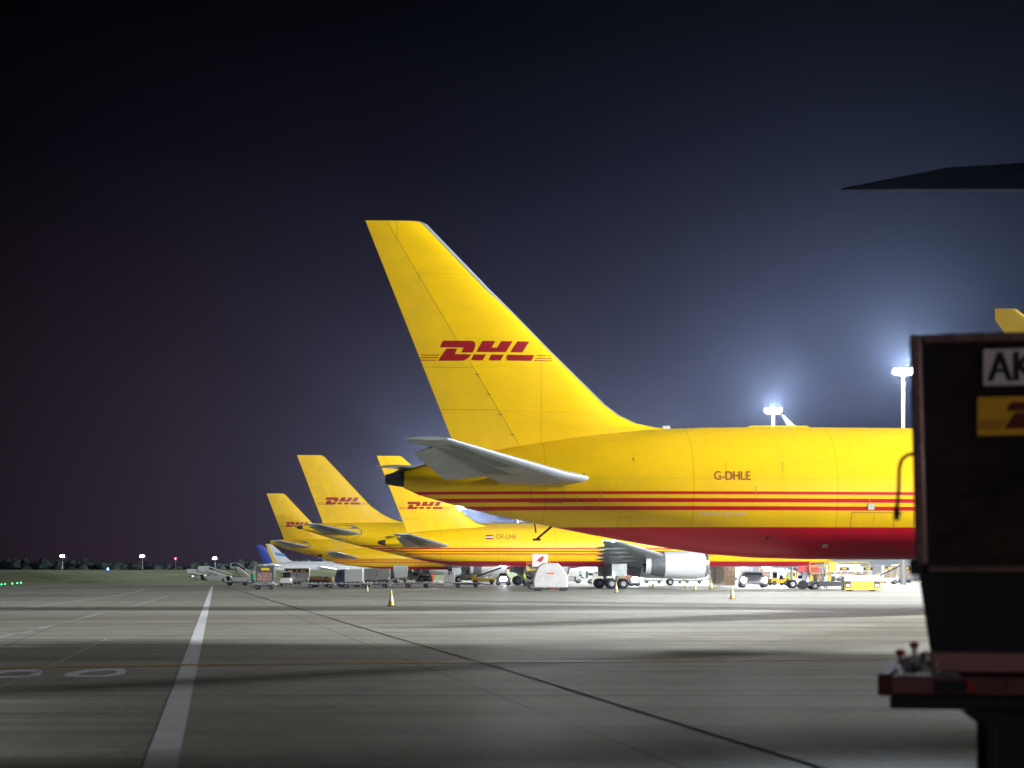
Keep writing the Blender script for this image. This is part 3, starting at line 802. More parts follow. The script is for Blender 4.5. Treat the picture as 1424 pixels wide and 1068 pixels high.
strip('service_road', [(-200, 255), (-30, 262)], 3.0, mat('road asphalt', (.06, .06, .06), .7, noise=.3), .004)

# ------------------------------------------------------------------ far wood
def forest():
    mb = MB(); rnd = random.Random(3)
    for i in range(1500):
        y = rnd.uniform(900, 1050); x = rnd.uniform(-420, 150)
        h = rnd.uniform(5.5, 7.4) + 1.0 * math.sin(x * .05) + (.8 if rnd.random() < .1 else 0); r = rnd.uniform(2.6, 5.0); n = 7
        rings = []
        for f, rr in ((0, .5), (.15, .9), (.5, 1.0), (.8, .7), (1, .25)):
            a0 = rnd.random() * 6
            rings.append([(x + r * rr * math.cos(a0 + 6.283 * k / n) * rnd.uniform(.7, 1.2), y + r * rr * math.sin(a0 + 6.283 * k / n), h * f) for k in range(n)])
        mb.loft(rings)
    return tag(mb.build('far_wood', mat('dark conifers', (.012, .018, .016), .95, spec=.1), smooth=False), kind='stuff')
forest()

# ------------------------------------------------------------------ light masts
def mast(x, y, h, label, group, power, big=True, lampm=None, flare=0):
    r = empty('floodlight_mast', (x, y, 0), 0, label, 'floodlight mast', group)
    p = MB(); p.rev([(0, h * .013), (h * .5, h * .010), (h - .3, h * .006)], (0, 0, 0), 'z', 14); p.build('pole', M['white'], r)
    c = MB(); c.box(-1.5 if big else -.5, 1.5 if big else .5, -.5, .5, h - .30, h - .10); c.box(-1.2, 1.2, -.05, .05, h - .9, h - .3)
    c.build('lamp_carrier', M['grey'], r)
    for k in range(4 if big else 2):
        l = MB(); cx = -1.15 + .76 * k if big else -.3 + k * .6
        l.box(cx - .30, cx + .30, -.72, -.50, h - .72 + .1 * (k % 2), h - .02 + .1 * (k % 2))
        lo = l.build('flood_lamp', M['grey'], r)
        g_ = MB(); g_.box(cx - .27, cx + .27, -.745, -.722, h - .70 + .1 * (k % 2), h - .04 + .1 * (k % 2))
        g_.build('lamp_glass', lampm or M['lamp'], lo)
        l = MB(); l.box(cx - .30, cx + .30, .50, .72, h - .62, h - .12)
        lo = l.build('flood_lamp', M['grey'], r)
        g_ = MB(); g_.box(cx - .27, cx + .27, .722, .745, h - .60, h - .14)
        g_.build('lamp_glass', lampm or M['lamp'], lo)
    if flare:      # narrow beam added towards the camera to make a halo in the haze
        ld = bpy.data.lights.new('halo_beam', 'SPOT'); ld.energy = flare; ld.color = (.78, .90, 1.0); ld.spot_size = R(6); ld.spot_blend = 1.0; ld.shadow_soft_size = .5
        lo = bpy.data.objects.new('halo_beam', ld); col.objects.link(lo); lo.parent = r; lo.location = (0, -.9, h - .5)
        lo.rotation_euler = Vector((-x, -y, 1.5 + y * .030 - h)).to_track_quat('-Z', 'Y').to_euler()
    if power:
        ld = bpy.data.lights.new('flood_light', 'POINT'); ld.energy = power; ld.color = (.93, .97, 1.0); ld.shadow_soft_size = 1.8
        lo = bpy.data.objects.new('flood_light', ld); col.objects.link(lo); lo.parent = r; lo.location = (0, 0, h - 1.4)
    return r
names = ['shorter looking floodlight mast over the middle of the near fuselage', 'tall floodlight mast beside the dark container edge', 'floodlight mast right of the frame beyond the noses', 'floodlight mast right of the frame level with the near nose',
         'floodlight mast hidden to the right of the container', 'floodlight mast to the right behind the viewpoint', 'last floodlight mast of the row behind the viewpoint', 'distant floodlight mast whose glare shines on the second fin', 'floodlight mast behind the near fuselage, fifth from the far end', 'floodlight mast behind the near fuselage, fourth from the far end', 'floodlight mast behind the near fuselage, third from the far end', 'floodlight mast behind the near fuselage, second from the far end']
for (x, y, mh), nm, share in zip(MASTS, names, MAST_SHARE):
    mast(x, y, mh, nm, 'floodlight masts along the stand heads', MAST_POWER * share, flare={45.0: 1.5e6, 54.4: 1.6e6, -22.0: 3.5e6}.get(x, 0))
for px, t, nm in ((87, 772, 'thin lamp mast on the horizon, leftmost of the three over the grass bank'), (198, 772, 'thin lamp mast on the horizon above the right end of the grass bank'), (299, 775, 'short looking lamp mast just above the trees over the stairs trucks')):
    D = 700
    mast(px_x(px, D), D, 1.5 + (798 - t) / 4.0, nm, 'small lamp masts on the horizon', 0, False, M['lamp_far'])

# ------------------------------------------------------------------ the foreground container on its dolly
S = 9.8 / 2800
fr = mat('container frame', (.42, .22, .21), .42, .55, noise=.35, nscale=6)
pan = mat('container panel', (.060, .022, .016), .22, .35, c2=(.008, .008, .012), nscale=1.6, bump=.5, bscale=3)
base_m = mat('container base rail', (.50, .22, .20), .5, .3, noise=.3, nscale=9)
crot = R(-13)
cont = empty('freight_container', (1.935, 9.8, 0), crot, 'big dark freight container close by at the right edge, pale plate and yellow sign', 'freight container')
def zc(py): return 1.5 + (798 - py) * S
W, Dp = 2.0, 1.5
zt, zm, zb = zc(466), zc(785), zc(912)
b = MB(); b.prism([(.02, zt - .02), (W, zt - .02), (W, zb), (.10, zb), (.035, zm)], .03, Dp)
b.build('panel', pan, cont, bevel=.01)
b = MB(); b.prism([(.05, zm - .04), (W - .05, zm - .04), (W - .05, zb + .01), (.115, zb + .01)], .018, .028); b.build('lower_shade_sheet', M['black'], cont)  # black sheet added for the shade on the sloped lower face
b = MB(); b.bar((.19, -.005, zc(757)), (.40, -.005, zc(702)), .006, 8); b.bar((.40, -.005, zc(702)), (.62, -.005, zc(640)), .006, 8); b.build('reflection_rod', pan, cont)  # rods added in place of the diagonal brown reflection
b = MB(); fw = .055
b.prism([(0, zt), (fw, zt), (fw + .03, zm), (.028, zm)], -.02, .05)
b.prism([(fw, zt), (W, zt), (W, zt - .045), (fw, zt - .045)], -.02, .05)
b.prism([(fw + .03, zm - .005), (W, zm - .005), (W, zm - .04), (fw + .035, zm - .04)], -.015, .05)
b.prism([(0.0, zt), (fw, zt), (fw + .03, zm), (.028, zm)], Dp - .05, Dp + .02)
b.box(.0, .03, -.01, Dp, zt - .05, zt - .003)
b.box(W - .05, W, -.02, .05, zb, zt - .05)
b.build('frame', fr, cont, bevel=.012)
b = MB(); b.box(.095, W + .02, -.035, Dp, zc(934), zc(906)); b.build('base_rail', base_m, cont, bevel=.008)
b = MB(); b.box(.0, .06, -.01, .06, zm - .05, zm + .03); b.build('corner_bracket', M['black'], cont, bevel=.01)
# vertical ribs and rivets
b = MB()
for x in (.74, 1.35):
    b.box(x - .02, x + .02, .0, .032, zm, zt - .05)
b.build('rib', pan, cont)
b = MB()
for k in range(14):
    b.rev([(-.035, .002), (-.03, .007), (-.02, .008)], (.08 + k * .135, 0, zt - .022), 'y', 8)
for k in range(12):
    b.rev([(-.035, .002), (-.03, .007), (-.02, .008)], (.032 + k * .0025, 0, zt - .1 - k * .09), 'y', 8)
tag(b.build('rivet_rows', M['metal'], cont), kind='stuff')
# lettering plates
plate_m = mat('pale plate', (.88, .70, .74), .5, noise=.15, nscale=8)
sign_m = mat('sign yellow', (.95, .45, .01), .5, noise=.1, nscale=8)
x0 = (1370 - 1270) * S + .0
b = MB(); b.box(x0, x0 + .46, .012, .022, zc(538), zc(488)); b.build('letter_plate', plate_m, cont)
k = [[(x0 + .018 + x, zc(532) + y) for x, y in f] for f in text_faces('AKE', .205, (0, 0), .80)]
# bolder strokes: the same letters laid twice, slightly shifted
b = MB()
for dx in (0, .006, .012):
    for f in k:
        b.add([(x + dx, .0105 - dx * .05, z) for x, z in f], [tuple(range(len(f)))])
b.build('plate_lettering', M['black'], cont, smooth=False)
x1 = (1362 - 1270) * S
b = MB(); b.box(x1, x1 + .98, .012, .022, zc(607), zc(554)); b.build('sign_plate', sign_m, cont)
lh = .125
b = MB()
for f in logo_polys():
    b.add([(x1 + .125 + a_ * lh, .009, zc(598) + c_ * lh) for a_, c_ in f], [tuple(range(len(f)))])
b.build('sign_logo', mat('sign dark red', (.16, .01, .008), .5), cont, smooth=False)
# torn sticker remains
# hanging strap with buckle
st = MB()
ctrl = [(.02, -.06, zc(632)), (-.01, -.08, zc(634)), (-.035, -.09, zc(640)), (-.046, -.09, zc(652)), (-.048, -.09, zc(675)), (-.054, -.09, zc(700)), (-.06, -.09, zc(712))]
for p, q in zip(ctrl, ctrl[1:]):
    d = Vector((q[0] - p[0], 0, q[2] - p[2])).normalized(); n = Vector((-d.z, 0, d.x)) * .009
    st.add([(p[0] - n.x, p[1], p[2] - n.z), (p[0] + n.x, p[1], p[2] + n.z), (q[0] + n.x, q[1], q[2] + n.z), (q[0] - n.x, q[1], q[2] - n.z),
            (p[0] - n.x, p[1] + .012, p[2] - n.z), (p[0] + n.x, p[1] + .012, p[2] + n.z), (q[0] + n.x, q[1] + .012, q[2] + n.z), (q[0] - n.x, q[1] + .012, q[2] - n.z)],
           [(0, 1, 2, 3), (7, 6, 5, 4), (0, 4, 5, 1), (1, 5, 6, 2), (2, 6, 7, 3), (3, 7, 4, 0)])
so = st.build('strap', M['black'], cont, smooth=False)
st = MB(); st.box(-.072, -.044, -.10, -.07, zc(724), zc(708)); st.box(-.045, -.03, -.095, -.08, zc(716), zc(713)); st.build('buckle', M['dark'], so, bevel=.003)

dol = empty('container_dolly', (1.953, 9.8, 0), crot, 'dark red dolly with locking posts under the big container at the right edge', 'dolly')
rust = mat('rusty red beam', (.14, .035, .03), .95, 0, spec=.05, c2=(.06, .02, .02), nscale=7)
pinkp = mat('scuffed pink beam', (.24, .10, .10), .95, 0, spec=.05, c2=(.08, .03, .03), nscale=5)
b = MB(); b.box(-.10, 2.3, -.10, 1.6, zc(964), zc(939)); b.build('deck_beam', pinkp, dol, bevel=.006)
b = MB(); b.box(-.165, -.10, -.12, 1.6, zc(966), zc(936)); b.build('end_beam', rust, dol, bevel=.006)
b = MB(); b.box(-.11, 2.3, -.06, 1.5, zc(985), zc(966)); b.build('chassis', M['black'], dol, bevel=.006)
b = MB(); b.box(.30, 2.3, -.02, 1.4, .30, zc(986)); b.prism([(.22, zc(986)), (.34, zc(1010)), (.34, .45), (.4, .45), (.4, zc(986))], -.04, 0.0); b.build('undercarriage', M['black'], dol, bevel=.01)
for wx in (.62, 1.75):
    for wy in (.0, 1.25): wheel(dol, (wx, wy, .27), .27, .16)
b = MB(); b.box(.12, .26, -.112, -.101, zc(960), zc(944)); b.build('slot', M['black'], dol)
b = MB(); b.box(.255, .285, -.116, -.101, zc(960), zc(945)); b.build('reflector', M['redpaint'], dol)
for px, py in ((1252, 907), (1271, 896)):
    x = (px - 1270) * S
    b = MB(); b.bar((x, .02, zc(938)), (x, .02, zc(py + 3)), .009, 8)
    b.rev([(zc(py + 5), .016), (zc(py + 1), .026), (zc(py - 2), .020), (zc(py - 4), .006)], (x, .02, 0), 'z', 12)
    b.build('locking_post', M['redpaint'], dol)
b = MB(); b.bar((.0, .0, zc(899)), (.022, -.01, zc(906)), .004); b.build('lever_pin', M['metal'], dol)
rn = random.Random(11)
chain = empty('chain_pile', (1.953, 9.8, 0), crot, 'tangled pile of shiny silver chain and hooks on the near end of the big dolly', 'chain')
for k in range(60):
    l = MB(); t = rn.random()
    cx = -.06 + .165 * t + rn.uniform(-.01, .01); cz = zc(936) + .008 + rn.random() * (.03 + .10 * t); cy = rn.uniform(-.06, .10)
    a1, a2 = rn.uniform(0, 3.14), rn.uniform(-.6, .6)
    pts = []
    for i in range(9):
        u = 2 * math.pi * i / 8
        p = Vector((.024 * math.cos(u), 0, .011 * math.sin(u)))
        p = Matrix.Rotation(a1, 3, 'Z') @ (Matrix.Rotation(a2, 3, 'Y') @ p)
        pts.append((cx + p.x, cy + p.y, cz + p.z))
    l.tube(pts, .0055, 6)
    l.build('chain_link', M['metal'] if k % 3 else M['white'], chain)

# unseen dolly train added right of the frame to shade the near ground
ca, sa = math.cos(crot), math.sin(crot)
for k_ in range(1, 7):
    off = (2.75 * k_ * ca, 2.75 * k_ * sa)
    nm_ = ('second', 'third', 'fourth', 'fifth', 'sixth', 'seventh')[k_ - 1]
    copy_tree(cont, label=nm_ + ' container added out of view to shade the ground, right of the big dark one', loc=(1.935 + off[0], 9.8 + off[1], 0))
    copy_tree(dol, label=nm_ + ' dolly added out of view to shade the ground, right of the locking posts', loc=(1.953 + off[0], 9.8 + off[1], 0))

# ------------------------------------------------------------------ ramp equipment
def place(o, px, py, rz=0.0, D=None):
    D = D or dist(py)
    o.location = (px_x(px, D), D, 0); o.rotation_euler = (0, 0, rz)
    return o

def make_cone(label):
    r = empty('traffic_cone', label=label, cat='traffic cone', group='traffic cones on the apron')
    b = MB(); b.box(-.2, .2, -.2, .2, 0, .035); b.build('foot', M['black'], r, bevel=.01)
    b = MB(); b.rev([(.035, .135), (.24, .100), (.46, .065), (.74, .022), (.75, .015)], (0, 0, 0), 'z', 18); b.build('body', M['cone'], r)
    b = MB(); b.rev([(.24, .104), (.46, .069)], (0, 0, 0), 'z', 18); b.build('reflective_band', M['cone_white'], r)
    return r
cone = place(make_cone('yellow and white cone standing alone on open concrete, nearest at centre left'), 544, 843)
cones = [(1018, 833, 'white lit cone in front of the bright headlights', 1.0), (857, 824, 'small pale cone before the main wheels of the second airplane', 1.15), (511, 823, 'small cone behind and left of the nearest yellow cone', .8),
         (908, 818.5, 'dim cone under the rear of the white engine', 1), (954, 818, 'dim cone under the middle of the white engine', .9), (967, 821, 'thin dark cone under the front half of the white engine', 1.1), (989, 819.5, 'pale cone just ahead of the white engine intake', 1.3),
         (823, 812.5, 'far yellow cone between the wrapped pallet and the main wheels', 1.2), (687, 815, 'small cone beside the glaring headlight under the second fin', .8)]
for px, py, lb, sc in cones:
    c = copy_tree(cone, label=lb); place(c, px, py); c.scale = (sc, sc, sc)

def make_dolly(name='baggage_dolly', L=3.4, Wd=1.6):
    r = empty(name, label='flat dolly', cat='dolly', group='flat steel dollies on the apron')
    b = MB(); b.box(-L/2, L/2, -Wd/2, Wd/2, .46, .56); b.box(-L/2 + .2, L/2 - .2, -.35, .35, .34, .46)
    for k in range(7): b.bar((-L/2 + .3 + k * (L - .6) / 6, -Wd/2 + .08, .59), (-L/2 + .3 + k * (L - .6) / 6, Wd/2 - .08, .59), .035)
    b.build('deck', M['grey'], r)
    b = MB(); b.bar((L/2, 0, .42), (L/2 + 1.2, 0, .30), .04); b.build('tow_bar', M['dark'], r)
    for x in (-L/2 + .75, L/2 - .75):
        for y in (-Wd/2 + .12, Wd/2 - .12): wheel(r, (x, y, .24), .24, .16)
    return r
def make_ld3(name='air_freight_container', body=None, sign=True):
    """contoured air freight container, 2 m wide, sloped lower edge"""
    r = empty(name, label='container', cat='freight container')
    body = body or M['offwhite']
    b = MB(); b.prism([(-.78, 0), (.78, 0), (1.0, .45), (1.0, 1.6), (-.78, 1.6)], -.75, .75); b.build('shell', body, r, bevel=.02)
    f = MB(); f.box(-.80, .80, -.78, .78, -.06, .03); f.box(-.80, -.74, -.77, -.75, 0, 1.62); f.box(.94, 1.02, -.77, -.75, .45, 1.62); f.box(-.80, 1.02, -.77, -.75, 1.56, 1.62); f.build('frame', M['grey'], r)
    if sign:
        s = MB(); s.box(-.6, .85, -.775, -.77, 1.05, 1.5); so = s.build('sign_panel', M['dark'], r)
        s = MB(); s.box(-.25, .5, -.785, -.777, 1.15, 1.4); s.build('yellow_label', M['equip_yellow'], so)
    return r

d0 = make_dolly(); place(d0, 580, 817.5); d0['label'] = 'empty flat dolly beside the worker in orange'
for px, py, rz, lb in ((649, 817.5, 0, 'empty flat dolly in front of dark stacked wheels, right of the worker in orange'), (446, 818, 0, 'flat dolly carrying the brown tractor'), (494, 818, 0, 'flat dolly under the round nosed blue and white vehicle'),
                       (523, 817.5, 0, 'flat dolly just left of the small far cone'), (330, 814.5, 0, 'low dolly in front of the steep white stairs'), (407, 813, .1, 'dolly carrying the white boxes under the white airplane'),
                       (908, 811.5, 0, 'rearmost dolly of the train seen below the engine'), (937, 811.5, 0, 'second dolly of the train seen below the engine'), (964, 811.5, 0, 'foremost dolly of the train seen below the engine')):
    c = copy_tree(d0, label=lb); place(c, px, py, rz)

def ld3_on_dolly(px, py, body, lb_c, lb_d, sc=1.0, rz=0, sign=True):
    c = copy_tree(d0, label=lb_d); place(c, px, py, rz); c.scale = (.66 * sc, sc, sc); c['group'] = 'dollies loaded with containers'
    k = make_ld3(body=body, sign=sign); place(k, px, py, rz); k.location.z = .68 * sc; k.scale = (sc,) * 3; tag(k, lb_c, 'freight container', 'freight containers standing on dollies')
    return k
M['dkpanel'] = mat('dark container panel', (.06, .065, .06), .5, noise=.3, nscale=4)
M['tanpanel'] = mat('tan container panel', (.42, .32, .22), .6, noise=.4, nscale=3, bump=.4, bscale=4)
# dark container at the left
k = ld3_on_dolly(368, 820, M['dkpanel'], 'dark container with a small yellow label near the blue tail fin', 'dolly under the dark container at the left', 1.0, 0, False)
s = MB(); s.box(-.25, .55, -.785, -.777, 1.15, 1.38); s.build('yellow_label', M['equip_yellow'], k)
s = MB(); s.box(-.62, .75, -.79, -.777, .12, .95); so = s.build('cargo_net', mat('mixed cargo behind net', (.45, .25, .2), .6, c2=(.04, .03, .05), nscale=6), k)
s = MB(); s.box(-.86, -.79, -.78, .7, .0, .95); s.build('side_panel', M['green'], k)
for i, (px, py, body, a_, b_) in enumerate((
    (404, 812.5, M['white'], 'white container left of the brown tractor, nearer the dark one', 'dolly of the left white container'),
    (421, 812.5, M['white'], 'white container left of the brown tractor, next to it', 'dolly of the white container next to the brown tractor'),
    (1236, 810.5, M['tanpanel'], 'tan container with dark sign panel, right of the yellow loader', 'dolly under the tan container right of the loader'),
    (1257, 810.5, M['tanpanel'], 'tan container with dark sign panel, touching the big dark container edge', 'dolly under the tan container by the big container edge'),
    (1090, 809, M['grey'], 'grey container left of the loader, nearer the headlights', 'dolly under the grey container near the headlights'),
    (1104, 808.5, M['grey'], 'grey container left of the loader, touching its red sign', 'dolly under the grey container next to the loader'),
    (515, 812, M['white'], 'white container right of the blue and white vehicle, left one of two', 'dolly under the left of two white containers'),
    (533, 812, M['white'], 'white container right of the blue and white vehicle, right one of two', 'dolly under the right of two white containers'))):
    ld3_on_dolly(px, py, body, a_, b_, 1.25 if px > 1200 else 1.0, 0, px > 1200 or i < 2)

# wrapped cargo stacks
def cargo_stack(px, py, w, h, m, label, n=3, seed=0):
    rn = random.Random(seed); r = empty('cargo_pallet', label=label, cat='cargo pallet', group='cargo pallets waiting on the apron'); place(r, px, py)
    b = MB(); b.box(-w/2, w/2, -1.1, 1.1, .12, .2); b.build('pallet_base', M['metal'], r)
    y = 0
    b = MB(); nx_ = 3; nz = 4
    for i in range(nx_):
        for j in range(nz):
            for q in range(2):
                if j == nz - 1 and rn.random() < .3: continue
                x0 = -w/2 + .04 + i * (w - .08) / nx_; z0 = .205 + j * (h - .25) / nz; yy = -1.05 + q * 1.05
                b.box(x0 + .01, x0 + (w - .08) / nx_ - .01, yy + rn.uniform(0, .07), yy + 1.0, z0 + .004, z0 + (h - .25) / nz - .006)
    b.build('carton_stack', m, r)
    return r
cargo_stack(996, 817, 1.6, 2.4, M['wrap'], 'brownish wrapped cargo pallet left of the headlights, ahead of the engine', seed=1)
cargo_stack(1013, 816, 1.5, 2.6, M['carton'], 'brown carton pallet right beside the headlights', seed=2)
cargo_stack(866, 810.0, 1.8, 1.6, M['carton'], 'low carton pallet seen between the gear legs of the second airplane', seed=4)
cargo_stack(800, 810.5, 2.6, 1.2, M['offwhite'], 'low pale pallet right of the big wrapped pallet, farther back', seed=5)
cargo_stack(625, 811.0, 1.8, 1.9, M['offwhite'], 'pale pallet stack right of the worker in orange', seed=6)

# contoured wrapped pallet
r = empty('cargo_pallet', label='tall domed pallet under pale sheeting with a small orange tag, below the second airplane', cat='cargo pallet'); place(r, 764, 822)
Dq = dist(822); sq = 2800 / Dq
def q(px, py): return ((px - 764) / sq, (822 - py) / sq)
prof_ = [q(741, 816), q(740, 806), q(743, 797), q(748, 788), q(755, 783), q(775, 783), q(781, 788), q(787, 797), q(790, 805), q(789, 816)]
b = MB(); rings = []
for y, k_ in ((-1.2, .90), (-1.1, .98), (-.5, 1.0), (.5, 1.0), (1.1, .98), (1.2, .90)):
    rings.append([(x * k_ + .03 * math.sin(5 * y + i), y + .02 * math.sin(i * 3), .3 + (z - .3) * (k_ * .4 + .6)) for i, (x, z) in enumerate(prof_)])
b.loft(rings); b.build('cargo_cover', M['offwhite'], r)
b = MB(); b.box(-.25, .40, -1.235, -1.215, q(0, 798.5)[1], q(0, 796.3)[1]); b.build('orange_tag', M['orange'], r)
b = MB(); b.box(-1.6, 1.6, -1.2, 1.2, .28, .36); b.build('pallet_base', M['metal'], r)
r = empty('pallet_dolly', label='low dark dolly under the domed pallet, red lamp cluster on its side', cat='dolly'); place(r, 764, 822)
b = MB(); b.box(-1.6, 1.6, -1.15, 1.15, .14, .27); b.build('deck', M['dark'], r)
for x in (-1.2, -.85, 1.0, 1.3):
    for y in (-1.0, 1.0): wheel(r, (x, y, .17), .17, .2)
b = MB(); b.box(.15, .5, -1.19, -1.16, .1, .3); b.build('red_lamp', M['redpaint'], r)
# raised platform loader behind the domed pallet
def loader(px, py, label, w=3.0, hh=2.9, body=M['equip_yellow'], panel=True, rz=0):
    r = empty('cargo_loader', label=label, cat='cargo loader', group='cargo loaders'); place(r, px, py, rz)
    b = MB(); b.box(-w/2, w/2, -1.2, 1.2, .35, .75); b.build('chassis', M['dark'], r, bevel=.02)
    for x in (-w/2 + .5, w/2 - .5):
        for y in (-1.05, 1.05): wheel(r, (x, y, .36), .36, .3)
    b = MB()
    for y in (-.8, .8):
        b.bar((-w/2 + .3, y, .8), (w/2 - .3, y, hh - .3), .07); b.bar((w/2 - .3, y, .8), (-w/2 + .3, y, hh - .3), .07)
    b.build('scissor_lift', M['grey'], r)
    b = MB(); b.box(-w/2, w/2, -1.2, 1.2, hh - .3, hh - .12)
    for k in range(9): b.bar((-w/2 + .2 + k * (w - .4) / 8, -1.1, hh - .1), (-w/2 + .2 + k * (w - .4) / 8, 1.1, hh - .1), .04)
    b.build('platform', body, r)
    b = MB()
    for x in (-w/2, -w/4, 0, w/4, w/2): b.bar((x, -1.15, hh - .2), (x, -1.15, hh + .85), .03)
    b.bar((-w/2, -1.15, hh + .85), (w/2, -1.15, hh + .85), .03); b.bar((-w/2, -1.15, hh + .4), (w/2, -1.15, hh + .4), .03)
    b.build('handrail', M['equip_yellow'], r)
    return r
l1 = loader(748, 819.5, 'cargo loader half hidden behind the domed pallet, pinkish panel with a red mark on top', 2.2, 2.1)
b = MB(); b.box(-.55, .95, -1.25, -1.2, 2.2, 3.4); pp = b.build('raised_panel', mat('pink white panel', (.75, .60, .58), .5, noise=.15), l1)
b = MB(); b.prism([(-.2, 2.7), (.1, 3.0), (.45, 3.2), (.6, 3.1), (.4, 2.75), (.2, 2.6), (.0, 2.75)], -1.27, -1.255); b.build('red_mark', M['redpaint'], pp)

# the yellow loader at the right
l2 = loader(1165, 820, 'long cargo loader with cluttered deck under the near belly, red sign at its left', 5.6, 1.75, M['carton'])
b = MB(); b.box(-3.9, -1.9, -.9, -.85, 1.65, 2.25); b.build('red_sign', M['redpaint'], l2)
rn = random.Random(5)
for k_ in range(9):
    b = MB(); x = -3.4 + k_ * .34; h = rn.uniform(.5, 1.25)
    b.box(x, x + .26, -1.05 + rn.random() * .3, -.5, .78, .78 + h); b.build('control_box', [M['grey'], M['white'], M['equip_yellow'], M['dark'], M['brown']][k_ % 5], l2, bevel=.02)
for k_ in range(7):
    b = MB(); x = -3.2 + k_ * .4; b.tube([(x, -1.1, .8), (x + .1, -1.2, 1.2 + rn.random() * .3), (x + .3, -1.1, 1.5 + rn.random() * .7)], .03); b.build('hose', [M['dark'], M['equip_yellow']][k_ % 2], l2)
b = MB(); b.box(-1.05, -.3, -1.2, -.6, 1.75, 2.6); b.build('operator_box', M['equip_yellow'], l2, bevel=.03)
b = MB(); b.rev([(-.16, .25), (-.16, .44), (.16, .44), (.16, .25)], (-3.5, -1.2, .46), 'y', 20); b.build('spare_wheel', M['black'], l2)
r = empty('ground_power_unit', label='bright yellow ground power unit with two dark lamp recesses, right below the near belly', cat='power unit'); place(r, 1197, 822)
s_ = 2800 / dist(822)
b = MB(); b.box(-25/s_, 25/s_, -.9, .9, 1.5/s_, 14/s_); b.box(-25/s_, 25/s_, -.98, -.9, 2/s_, 4.5/s_); b.build('body', M['equip_yellow'], r, bevel=.03)
b = MB(); b.prism([(-26/s_, 14/s_), (26/s_, 14/s_), (24/s_, 20/s_), (10/s_, 22/s_), (-10/s_, 22/s_), (-25/s_, 20/s_)], -.85, .85); b.build('hood', M['white'], r, bevel=.03)
for sg in (-1, 1):
    b = MB(); b.box(sg * 20/s_ - 4/s_, sg * 20/s_ + 4/s_, -.93, -.902, 5/s_, 13.5/s_); bo = b.build('lamp_recess', M['dark'], r)
    b = MB(); b.box(sg * 20/s_ - 2.4/s_, sg * 20/s_ + 2.4/s_, -.96, -.932, 6.5/s_, 9.5/s_); b.build('lamp', M['window_lit'], bo)
b = MB(); b.box(-3/s_, -1.5/s_, -.935, -.905, 9/s_, 10/s_); b.box(-.5/s_, 1/s_, -.935, -.905, 10/s_, 11/s_); b.box(-6/s_, 6/s_, -.93, -.905, 7/s_, 7.3/s_); b.build('marking', M['brown'], r)
for x in (-1.0, 1.0):
    for y in (-.7, .7): wheel(r, (x, y, .2), .2, .15)

# vehicles
def truck(name, px, py, L, H, cabL, bodym, cabm, label, cat='truck', group=None, rz=0, lit=False, Wd=2.2):
    """side view truck, cab at +x"""
    r = empty(name, label=label, cat=cat, group=group); place(r, px, py, rz)
    b = MB(); b.box(-L/2, L/2, -Wd/2 + .1, Wd/2 - .1, .4, .6); b.build('chassis', M['dark'], r)
    b = MB(); b.box(-L/2, L/2 - cabL - .08, -Wd/2, Wd/2, .62, H); b.build('box_body', bodym, r, bevel=.04)
    b = MB(); x0, x1 = L/2 - cabL, L/2
    b.prism([(x0, .45), (x1, .45), (x1, 1.1), (x1 - .22, 1.9 if H > 2 else H * .95), (x0, 1.95 if H > 2 else H)], -Wd/2, Wd/2); co = b.build('cab', cabm, r, bevel=.05)
    b = MB(); b.box(x0 + .2, x1 - .38, -Wd/2 - .012, Wd/2 + .012, 1.15, 1.7 if H > 2 else H * .85); b.build('side_window', M['glass'], co)
    for x in (-L/2 + .7, L/2 - .6):
        for y in (-Wd/2 + .12, Wd/2 - .12): wheel(r, (x, y, .36), .36, .22)
    return r
truck('ramp_tractor', 447, 816, 2.6, 1.2, 1.0, M['brown'], M['brown'], 'brown ramp tractor with open cab standing left of the blue and white vehicle', 'tractor')
truck('van', 486, 816.5, 3.1, 2.0, 1.0, M['white'], M['navy'], 'rounded blue and white service vehicle between the brown tractor and the far cone', 'van', rz=R(180))
truck('box_truck', 1090, 812, 3.8, 2.3, 1.4, M['white'], M['equip_yellow'], 'yellow cabbed truck far right of the headlights', 'truck')
truck('box_truck', 655, 809.5, 6.0, 3.0, 1.7, M['white'], M['white'], 'white box truck far behind the empty dollies', 'truck')
truck('box_truck', 1185, 807.5, 7.0, 3.6, 1.7, M['white'], M['white'], 'white box truck far behind the yellow power unit', 'truck')
truck('box_truck', 810, 808.0, 5.0, 2.2, 1.5, M['white'], M['white'], 'white van sized truck in the gap right of the domed pallet', 'truck')
truck('box_truck', 563, 809.0, 6.0, 2.8, 1.6, M['white'], M['white'], 'white box truck left of the worker in orange, far back', 'truck')

